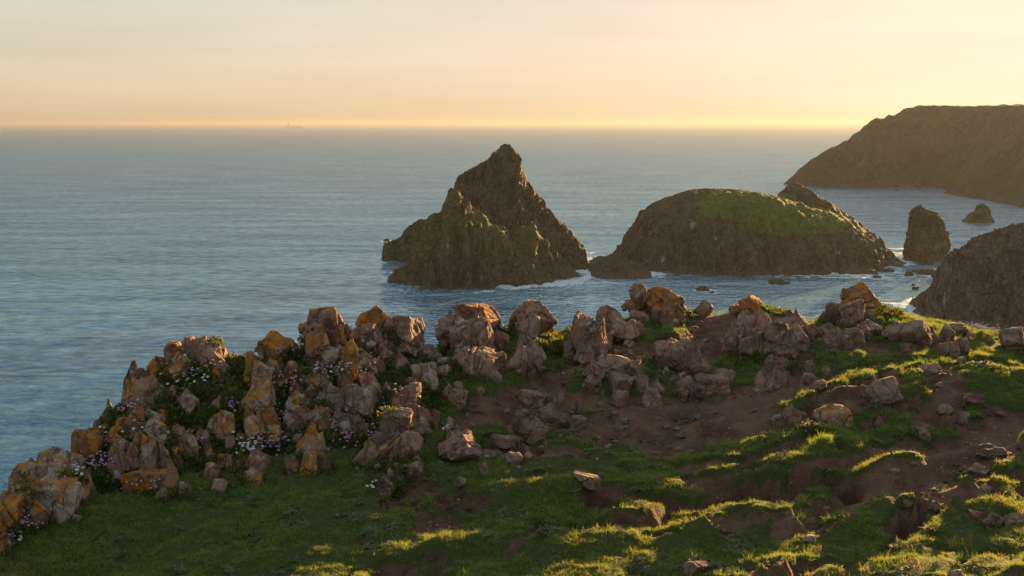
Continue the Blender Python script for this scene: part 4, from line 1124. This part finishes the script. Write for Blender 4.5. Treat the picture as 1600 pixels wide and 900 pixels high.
def mat_leaf(name, dark, light, dry, dry_amt, trans):
    t = NT(name)
    oi = t.node('ShaderNodeObjectInfo')
    p = t.pos()
    tip, tint = t.attr('tip'), t.attr('tint')
    rnd = oi.outputs['Random']
    big = t.noise(p, 1.1, 3, .6); mid = t.noise(p, 6.0, 4, .6)
    f = t.math('ADD', t.math('MULTIPLY', tint, .45), t.math('ADD', t.math('MULTIPLY', rnd, .25), t.math('MULTIPLY', t.ramp(mid, .3, .7), .35)))
    c = t.mix(f, dark, light)
    dr = t.math('ADD', t.math('MULTIPLY', tint, .55), t.math('ADD', t.math('MULTIPLY', big, .55), t.math('MULTIPLY', tip, .16)))
    c = t.mix(t.ramp(dr, .82 - dry_amt, 1.0 - dry_amt * .7, 0, .85), c, dry)
    c = t.mix(t.math('MULTIPLY', t.math('MULTIPLY', tip, tip), t.ramp(tint, .45, .8, .05, .6)), c, (.36, .27, .10))
    d = t.node('ShaderNodeBsdfDiffuse'); t.l.new(c, d.inputs[0])
    tr = t.node('ShaderNodeBsdfTranslucent')
    t.l.new(t.mix(1.0, c, (1.5, 1.25, .6), 'MULTIPLY'), tr.inputs[0])
    gl = t.node('ShaderNodeBsdfGlossy'); gl.inputs['Roughness'].default_value = .5; gl.inputs[0].default_value = (.5, .5, .5, 1)
    m1 = t.node('ShaderNodeMixShader'); m1.inputs[0].default_value = trans; t.l.new(d.outputs[0], m1.inputs[1]); t.l.new(tr.outputs[0], m1.inputs[2])
    m2 = t.node('ShaderNodeMixShader'); m2.inputs[0].default_value = .035; t.l.new(m1.outputs[0], m2.inputs[1]); t.l.new(gl.outputs[0], m2.inputs[2])
    return t.finish(m2.outputs[0])
M_GRASS = mat_leaf('turf_grass', (.090, .180, .032), (.205, .305, .072), (.36, .25, .085), .10, .5)
M_TALL = mat_leaf('tall_grass', (.070, .175, .025), (.165, .290, .050), (.30, .22, .08), .02, .5)
M_CUSH = mat_leaf('cushion_leaves', (.030, .066, .014), (.090, .140, .030), (.16, .12, .05), .02, .4)
M_GREY = mat_leaf('rosette_leaves', (.070, .090, .048), (.150, .175, .105), (.20, .16, .09), .05, .25)
def proto_set(cname, builds, mat):
    c = bpy.data.collections.new(cname)
    for k, (V, F, tip, tint) in enumerate(builds):
        me = mesh_from(cname, V, F, mat, True, {'tip': tip, 'tint': tint})
        c.objects.link(bpy.data.objects.new('%s_%02d' % (cname, k), me))
    return c
def gn_scatter(name, P, rot, scl, idx, coll, label=None, parent=None):
    me = bpy.data.meshes.new(name)
    me.vertices.add(len(P)); me.vertices.foreach_set('co', np.asarray(P, np.float32).ravel())
    a = me.attributes.new('rot', 'FLOAT_VECTOR', 'POINT'); a.data.foreach_set('vector', np.asarray(rot, np.float32).ravel())
    a = me.attributes.new('scl', 'FLOAT_VECTOR', 'POINT'); a.data.foreach_set('vector', np.asarray(scl, np.float32).ravel())
    a = me.attributes.new('idx', 'INT', 'POINT'); a.data.foreach_set('value', np.asarray(idx, np.int32))
    ob = link(name, me, parent)
    ng = bpy.data.node_groups.new(name, 'GeometryNodeTree')
    ng.interface.new_socket('Geometry', in_out='INPUT', socket_type='NodeSocketGeometry')
    ng.interface.new_socket('Geometry', in_out='OUTPUT', socket_type='NodeSocketGeometry')
    gi, go = ng.nodes.new('NodeGroupInput'), ng.nodes.new('NodeGroupOutput')
    ip = ng.nodes.new('GeometryNodeInstanceOnPoints')
    ci = ng.nodes.new('GeometryNodeCollectionInfo'); ci.inputs['Collection'].default_value = coll
    ci.inputs['Separate Children'].default_value = True; ci.inputs['Reset Children'].default_value = True
    def na(nm, ty):
        n = ng.nodes.new('GeometryNodeInputNamedAttribute'); n.data_type = ty; n.inputs['Name'].default_value = nm; return n.outputs['Attribute']
    L = ng.links.new
    L(gi.outputs[0], ip.inputs['Points']); L(ci.outputs[0], ip.inputs['Instance'])
    ip.inputs['Pick Instance'].default_value = True
    L(na('idx', 'INT'), ip.inputs['Instance Index']); L(na('rot', 'FLOAT_VECTOR'), ip.inputs['Rotation']); L(na('scl', 'FLOAT_VECTOR'), ip.inputs['Scale'])
    L(ip.outputs[0], go.inputs[0])
    m = ob.modifiers.new('scatter', 'NODES'); m.node_group = ng
    return tag(ob, label, None, None, 'stuff')
TURF = proto_set('turf_tuft', [blades(24, .030, .034, .0016, .95, 60 + k) for k in range(6)], M_GRASS)
TALL = proto_set('tall_tuft', [blades(16, .026, .085, .0020, .6, 80 + k, 4) for k in range(5)], M_TALL)
CUSH = proto_set('cushion', [leafy(85, .060, .045, .021, 90 + k) for k in range(5)], M_CUSH)
ROSE = proto_set('rosette', [blades(15, .006, .026, .0042, 1.25, 100 + k, 3, .55) for k in range(4)], M_GREY)

GY, GX = np.gradient(TZ, ty, tx)
SLOPE = np.hypot(GX, GY)
RF = np.array(ROCK_FOOT)
def off_rocks(x, y, k=.8):
    ok = np.ones(len(x), bool)
    for (a, b, r) in RF:
        ok &= (x - a) ** 2 + (y - b) ** 2 > (r * k) ** 2
    return ok
def candidates(n, x0=-5.0, x1=7.6, y0=5.0, y1=13.7):
    x = rng.uniform(x0, x1, n); y = rng.uniform(y0, y1, n)
    z = sample(TZ, x, y)
    u, v = project(x, y, z)
    k = (u > -220) & (u < 1820) & (v < 985)
    return x[k], y[k], z[k], u[k], v[k]
TRf = TR.astype(float)
TTf, TMf, TIf = TT.astype(float), TM.astype(float), TI.astype(float)
def blobs(u, v, L):
    s = np.full(u.shape, -1.0)
    for (a, b, ra, rb) in L: s = np.maximum(s, 1 - np.hypot((u - a) / ra, (v - b) / rb))
    return s
def finish_scatter(name, x, y, z, size, coll, lean=.25, up=1.0):
    n = len(x)
    rot = np.stack([rng.normal(0, lean, n), rng.normal(0, lean, n), rng.uniform(0, 6.283, n)], -1)
    scl = np.stack([size, size, size * up * rng.uniform(.8, 1.2, n)], -1)
    return gn_scatter(name, np.stack([x, y, z], -1), rot, scl, rng.integers(0, len(coll.objects), n), coll)
# turf
x, y, z, u, v = candidates(260000)
T = sample(TTf, x, y); Mo = sample(TMf, x, y); I = sample(TIf, x, y); S = sample(SLOPE, x, y)
clump = fbm(P3(x, y, 0, 3.5, 61), 3)
prob = sstep(.45, .75, T) * (1 - Mo) * (S < 1.6) * (.45 + 1.15 * clump) * sstep(.9, .99, I)
keep = (rng.uniform(0, 1, len(x)) < prob * np.where(y > 9.5, .75, 1.0)) & off_rocks(x, y)
x, y, z, u, v = x[keep], y[keep], z[keep], u[keep], v[keep]
thick = .75 + .35 * fbm(P3(x, y, 0, 1.4, 63), 3) + .45 * np.maximum(fbm(P3(x, y, 0, 5.0, 64), 2), 0) + .45 * sstep(420, 100, u) * sstep(690, 800, v) + .2 * sstep(8, 11, y)
finish_scatter('turf_grass', x, y, z - .004, np.clip(thick, .4, 1.6) * .85 * rng.uniform(.7, 1.25, len(x)), TURF)
# tall tufts: along the foot of the bank, along the rim, and in clumps
x, y, z, u, v = candidates(90000)
T = sample(TTf, x, y); Mo = sample(TMf, x, y); I = sample(TIf, x, y); ed = sample(TD, x, y)
foot_d, _ = polydist(u, v * 1.5, [(p[0], (p[1] + 14) * 1.5) for p in FOOT[:10]])
GRT = [(945, 615, 40, 22), (860, 555, 48, 26), (780, 530, 40, 34), (1190, 492, 45, 18), (1085, 484, 30, 12), (1380, 492, 50, 18), (700, 640, 60, 30), (790, 600, 60, 16), (1000, 520, 26, 14), (1160, 568, 60, 14), (1290, 560, 40, 16), (1445, 566, 60, 16), (1310, 680, 70, 26), (1400, 655, 60, 14), (1480, 520, 130, 10), (740, 600, 30, 30), (680, 655, 30, 26), (1440, 690, 36, 22), (1280, 815, 50, 14), (1050, 800, 36, 12)]
gb = blobs(u, v, GRT) + .4 * fbm(P3(x, y, 0, 4, 65), 3)
pr = .5 * sstep(34, 4, foot_d) * (1 - Mo) + .55 * sstep(.1, .5, gb) + .10 * sstep(.5, .1, ed) * (u > 700) + .02 * T
keep = (rng.uniform(0, 1, len(x)) < pr) & off_rocks(x, y, .7) & ((I > .5) | (ed < .12))
x, y, z, u = x[keep], y[keep], z[keep], u[keep]
finish_scatter('tall_grass', x, y, z - .006, rng.uniform(.4, .85, len(x)), TALL)
# dry straw standing above the turf, mostly on the sunny side
STRAW = proto_set('straw_tuft', [blades(7, .030, .075, .0011, .55, 120 + k, 3) for k in range(4)], mat_leaf('dry_straw', (.22, .16, .06), (.36, .27, .11), (.40, .30, .13), .1, .5))
x, y, z, u, v = candidates(60000)
T = sample(TTf, x, y); Mo = sample(TMf, x, y); I = sample(TIf, x, y)
cl = fbm(P3(x, y, 0, 1.7, 75), 3)
pr = sstep(.5, .8, T) * (1 - Mo) * np.clip(.05 + .35 * cl, 0, 1) * (.25 + .9 * sstep(700, 1250, u)) * (I > .9)
keep = (rng.uniform(0, 1, len(x)) < pr) & off_rocks(x, y, .8)
x, y, z = x[keep], y[keep], z[keep]
finish_scatter('dry_grass', x, y, z - .004, rng.uniform(.4, .9, len(x)), STRAW)
# leafy cushions over the bank and the rim
x, y, z, u, v = candidates(48000)
Mo = sample(TMf, x, y); ed = sample(TD, x, y); I = sample(TIf, x, y)
FOL = [(1190, 490, 44, 16), (1085, 484, 26, 10), (1378, 490, 40, 14), (790, 515, 30, 26), (870, 545, 40, 24), (1008, 482, 30, 12), (700, 600, 40, 34), (670, 640, 24, 30), (1270, 672, 24, 16), (1340, 520, 40, 10), (1170, 560, 40, 12), (1230, 575, 30, 10), (960, 520, 30, 12), (640, 560, 40, 20)]
fb = blobs(u, v, FOL) + .3 * fbm(P3(x, y, 0, 4, 67), 3)
cl = fbm(P3(x, y, 0, 2.2, 69), 3)
pr = 1.0 * sstep(.5, .9, Mo) * (.85 + .7 * cl) + .7 * sstep(.05, .4, fb)
keep = (rng.uniform(0, 1, len(x)) < pr) & off_rocks(x, y, .62) & ((I > .5) | (ed < .18))
x, y, z, u = x[keep], y[keep], z[keep], u[keep]
finish_scatter('cushion_foliage', x, y, z - .012, rng.uniform(.6, 1.35, len(x)), CUSH, .35, 1.25)
# growth crowding the feet of the stones
rx, ry, rk = [], [], []
for (a, b_, r) in ROCK_FOOT:
    uu, vv = project(np.array([a]), np.array([b_]), sample(TZ, a, b_))
    lush = .95 if uu[0] < 640 else .45
    for _ in range(int(4 + r * 60)):
        if rng.uniform() > lush: continue
        th = rng.uniform(0, 6.283); q = r * rng.uniform(.80, 1.25)
        rx.append(a + q * math.cos(th)); ry.append(b_ + q * math.sin(th)); rk.append(uu[0] < 640 and rng.uniform() < .7)
rx, ry, rk = np.array(rx), np.array(ry), np.array(rk)
ok = (sample(TIf, rx, ry) > .5)
rx, ry, rk = rx[ok], ry[ok], rk[ok]
rz = sample(TZ, rx, ry)
finish_scatter('rock_foot_foliage', rx[rk], ry[rk], rz[rk] - .01, rng.uniform(.5, 1.1, rk.sum()), CUSH, .35, 1.2)
finish_scatter('rock_foot_grass', rx[~rk], ry[~rk], rz[~rk] - .006, rng.uniform(.35, .8, (~rk).sum()), TALL)
# grey-green rosettes creeping over bare earth
x, y, z, u, v = candidates(48000)
T = sample(TTf, x, y); Mo = sample(TMf, x, y); I = sample(TIf, x, y)
cl = fbm(P3(x, y, 0, 2.8, 71), 3)
pr = (1 - Mo) * sstep(.05, .5, cl) * (.55 + .25 * (T > .5)) * (I > .9)
keep = (rng.uniform(0, 1, len(x)) < pr) & off_rocks(x, y, .8)
x, y, z = x[keep], y[keep], z[keep]
finish_scatter('rosette_plants', x, y, z + .002, rng.uniform(.7, 1.5, len(x)), ROSE, .18)

# gravel on the bare earth
PEB = bpy.data.collections.new('pebble')
for k in range(6):
    V, F = rock_shape(700 + k, 1 if k < 3 else 2, 8, 0, 0, 0, .06)
    pe = bpy.data.objects.new('pebble_%02d' % k, mesh_from('pebble', V * (1, .8, .55), F, M_ROCK, False)); PEB.objects.link(pe)
    pe.color = (0, .05, .2, 1)
x, y, z, u, v = candidates(48000)
T = sample(TTf, x, y); Mo = sample(TMf, x, y); I = sample(TIf, x, y)
cl = fbm(P3(x, y, 0, 2.0, 73), 3)
keep = (rng.uniform(0, 1, len(x)) < (.35 + .6 * cl) * np.where(T < .4, 1.0, .12) * (I > .9) * (Mo < .5)) & off_rocks(x, y, .7)
x, y, z = x[keep], y[keep], z[keep]
finish_scatter('gravel', x, y, z, .004 + .015 * rng.uniform(0, 1, len(x)) ** 3.0, PEB, .4)

# loose stones big enough to pick out
STM = []
for k in range(8):
    V, F = rock_shape(800 + k, 2, 10, .1, .04, 4, .07)
    STM.append(mesh_from('stone', V * (1, .8, .62), F, M_ROCK, True))
x, y, z, u, v = candidates(9000)
T = sample(TTf, x, y); Mo = sample(TMf, x, y); I = sample(TIf, x, y)
w = (T < .35) & (I > .95) & off_rocks(x, y, 1.0) & (u > 560) & (u < 1600) & (v > 505) & (v < 890)
nst = 0; STONES = []
for i in np.nonzero(w)[0]:
    if nst >= 60: break
    r = random.Random(int(i)); s = r.uniform(.022, .055) * (1.25 if y[i] > 9.5 else 1)
    o = link('stone', STM[nst % 8]); o.location = (x[i], y[i], z[i] + s * .22); o.scale = (s, s, s)
    o.rotation_euler = (r.uniform(-.3, .3), r.uniform(-.3, .3), r.uniform(0, 6.28)); o.color = (.02, .1, r.uniform(0, .5), 1)
    STONES.append(o)
    nst += 1

LAND = [(o, o['label']) for o in col.objects if o.get('category') == 'boulder' or (o.get('category') == 'rock outcrop')]
SHORT = {'isolated craggy': 'the isolated craggy boulder by the path', 'wedge of dark': 'the wedge of dark rock', 'lit lichen-spotted': 'the lit lichen-spotted rock', 'domed brown': 'the domed brown boulder', 'upright brown': 'the upright brown boulder',
         'low brown rock in': 'the low brown rock in the hollow', 'dark low rock': 'the dark low rock', 'low pale slab': 'the low pale slab', 'twin split': 'the twin split boulders', 'long low rock': 'the long low rock steps', 'brown boulder at': 'the boulder at the bowl rim',
         'two brown humps': 'the two brown humps', 'streaked rock': 'the streaked rock in the path', 'flat-topped pinkish': 'the flat-topped pinkish boulder', 'string of low': 'the string of low rocks', 'leaning stone': 'the leaning stone on the mound', 'pale split': 'the pale split rock', 'little pale': 'the little pale rock', 'low rubble': 'the low rubble of stones',
         'lumpy shaded': 'the lumpy shaded rock wall', 'brown lump': 'the brown lump in shadowed turf', 'small pointed': 'the small pointed rock in golden grass', 'sharp-ridged': 'the sharp-ridged outcrop', 'low lit rock': 'the low lit rock ledge', 'flat cracked': 'the flat cracked ledge'}
marks = [(o.location, s) for o, l in LAND for k, s in SHORT.items() if l.startswith(k)]
near_by = {}
for o in STONES:
    d_, s_ = min(((o.location - p).length, s) for p, s in marks)
    near_by.setdefault(s_, []).append((d_, o))
ORD = ['closest', 'second closest', 'third closest', 'fourth closest', 'fifth closest', 'sixth closest', 'seventh closest', 'eighth closest', 'ninth closest', 'tenth closest', 'eleventh closest', 'twelfth closest']
for s_, L in near_by.items():
    for k, (d_, o) in enumerate(sorted(L, key=lambda t: t[0])):
        if k >= len(ORD):
            bpy.data.objects.remove(o); continue
        tag(o, 'loose brown stone %s to %s' % (ORD[k], s_), 'stone', 'loose stones on the bare earth')

# ------------------------------------------------------------------ flowers
def mat_petal(name, c1, c2):
    t = NT(name)
    c = t.mix(t.attr('tint'), c1, c2)
    d = t.node('ShaderNodeBsdfDiffuse'); t.l.new(c, d.inputs[0])
    tr = t.node('ShaderNodeBsdfTranslucent'); t.l.new(c, tr.inputs[0])
    m = t.node('ShaderNodeMixShader'); m.inputs[0].default_value = .35; t.l.new(d.outputs[0], m.inputs[1]); t.l.new(tr.outputs[0], m.inputs[2])
    return t.finish(m.outputs[0])
M_PINK = mat_petal('thrift_petals', (.52, .26, .46), (.70, .46, .62))
M_WHITE = mat_petal('campion_petals', (.72, .72, .74), (.84, .84, .84))
ICO[0] = ico(0)
def flowers(kind, label, u, v, ru, rv, n):
    g = np.random.default_rng(int(u * 7 + v))
    x0, y0, z0 = hit(u, v)
    e = link('thrift_clump' if kind == 'p' else 'campion_clump', None)
    e.location = (x0, y0, z0); e.empty_display_size = .05
    tag(e, label, 'thrift' if kind == 'p' else 'sea campion', 'flowers on the cliff top')
    HV, HF, HT, SV, SF, LV, LF, LT, LI = [], [], [], [], [], [], [], [], []
    for i in range(n):
        uu, vv = u + g.normal() * ru * .5, v + g.normal() * rv * .5
        bx, by, bz = hit(uu, vv); bz = float(sample(TZ, bx, by)[0])
        b = np.array([bx - x0, by - y0, bz - z0])
        up = np.array([g.normal() * .25, -.35 + g.normal() * .25, 1.0]); up /= np.linalg.norm(up)
        L = g.uniform(.05, .10) if kind == 'p' else g.uniform(.035, .07)
        top = b + up * L
        tn = g.uniform()
        if kind == 'p':
            V, F = ICO[0]; r = g.uniform(.008, .013)
            k = len(HV); HV += [tuple(p) for p in (V * np.array([r, r, r * .7]) + top)]; HF += [tuple(f + k) for f in F]; HT += [tn] * len(V)
        else:
            s = np.cross(up, (0, 1, 0)); s /= np.linalg.norm(s); t2 = np.cross(up, s); r = g.uniform(.010, .015)
            for q in range(5):
                a = q * 1.2566 + tn * 3; da = .50
                k = len(HV)
                pt = lambda an, rr, h: tuple(top + (s * math.cos(an) + t2 * math.sin(an)) * rr + up * h)
                HV += [tuple(top), pt(a - da, r * .8, .002), pt(a, r * 1.05, .003), pt(a + da, r * .8, .002)]
                HF += [(k, k + 1, k + 2), (k, k + 2, k + 3)]; HT += [tn] * 4
        k = len(SV); w = .0009
        SV += [tuple(b + (-w, 0, 0)), tuple(b + (w, 0, 0)), tuple(top + (w, 0, 0)), tuple(top + (-w, 0, 0))]; SF.append((k, k + 1, k + 2, k + 3))
        for _ in range(2):
            V, F, tp, tt = blades(5, .012, .035, .0012, .7, int(g.integers(1e6)), 2)
            k = len(LV); LV += [tuple(np.array(p) + b) for p in V]; LF += [tuple(np.array(f) + k) for f in F]; LT += tp; LI += tt
    hd = link('flower_heads', mesh_from('flower_heads', HV, HF, M_PINK if kind == 'p' else M_WHITE, True, {'tint': HT}), e); tag(hd, kind='stuff')
    st = link('stems', mesh_from('stems', SV, SF, M_CUSH, True, {'tip': [.5] * len(SV), 'tint': [.5] * len(SV)}), e); tag(st, kind='stuff')
    lv = link('leaves', mesh_from('leaves', LV, LF, M_CUSH, True, {'tip': LT, 'tint': LI}), e); tag(lv, kind='stuff')
FL = [
    ('w', 'white campion spilling down the face of the flowery knoll under its brown knobs', 287, 562, 28, 34, 34),
    ('w', 'white campion lower on the flowery knoll face', 300, 600, 34, 22, 20),
    ('w', 'dense white campion behind the sunlit flat-topped ledge', 168, 700, 26, 22, 30),
    ('w', 'few white campion flowers beside the corner outcrop', 126, 752, 12, 14, 8),
    ('w', 'white campion between knoll and cluster of cracked blocks', 216, 668, 14, 12, 8),
    ('w', 'white campion tuft just above the lowest brown and orange blocks', 384, 704, 26, 14, 20),
    ('w', 'white campion in the bank beneath the tall upright rock', 532, 590, 32, 18, 22),
    ('w', 'sparse white campion beside the large lichen-painted boulder', 424, 640, 18, 14, 10),
    ('w', 'two white campion flowers by the tapering pale boulder', 452, 658, 8, 12, 5),
    ('w', 'small white campion among the corner grass', 18, 850, 18, 12, 8),
    ('w', 'white campion at the pale split rock', 584, 766, 8, 8, 4),
    ('w', 'lone white campion above the flat-topped pinkish boulder', 700, 678, 5, 6, 3),
    ('w', 'pale flower heads on stalks along the skyline between lit slab and fin', 789, 500, 20, 8, 10),
    ('p', 'pink thrift clump beside the squat orange-capped rock', 444, 556, 24, 12, 22),
    ('p', 'pink thrift in the cleft between tall rock and massive pair', 534, 530, 20, 14, 22),
    ('p', 'pink thrift below the tall upright rock', 515, 582, 26, 14, 16),
    ('p', 'pink thrift under the massive pair of rocks', 590, 576, 22, 14, 18),
    ('p', 'pink thrift right of the large lichen-painted boulder', 440, 608, 26, 12, 18),
    ('p', 'pink thrift at the foot of the big cracked pair', 568, 645, 24, 14, 18),
    ('p', 'pink thrift drift near the lower grass edge', 425, 707, 30, 12, 28),
    ('p', 'pink thrift beside the tapering pale boulder', 446, 668, 16, 14, 14),
    ('p', 'pink thrift streak above the crumbling pinkish outcrop', 540, 694, 22, 16, 18),
    ('p', 'small pink thrift tuft against the crumbling pinkish outcrop', 582, 688, 14, 16, 12),
    ('p', 'pink thrift below the small brown rocks of the earth bank', 620, 622, 16, 8, 8),
    ('p', 'pink thrift on the shoulder below the dark orange-crowned rock', 206, 648, 14, 12, 12),
    ('p', 'pink thrift along the foot of the cracked block cluster', 222, 765, 36, 10, 26),
    ('p', 'pink thrift on the right side of the cracked block cluster', 304, 700, 18, 12, 18),
    ('p', 'pink thrift mixed into white flowers behind the sunlit ledge', 150, 715, 26, 22, 24),
    ('p', 'pink thrift in the grass below the corner outcrop', 46, 826, 22, 12, 18),
    ('p', 'pink thrift midway between corner outcrop and block cluster', 158, 738, 26, 12, 18),
    ('p', 'pink thrift high on the flowery knoll', 318, 582, 28, 18, 26),
    ('p', 'pink thrift beside the lichen-mottled oval boulder', 366, 646, 14, 14, 10),
    ('p', 'pink thrift under the orange-crusted humped outcrop', 1006, 481, 22, 10, 20),
    ('p', 'pink thrift beside the tall narrow lit fin', 776, 526, 14, 8, 10),
    ('p', 'pink thrift on the lit sloping slab', 735, 546, 14, 8, 8),
    ('p', 'tiny pink thrift at the tip of the golden mound', 1258, 674, 8, 8, 6),
    ('p', 'pale thrift on the sunlit rim between column and end boulder', 1520, 514, 50, 6, 14),
]
for f in FL: flowers(*f[:6], int(f[6] * 1.7))
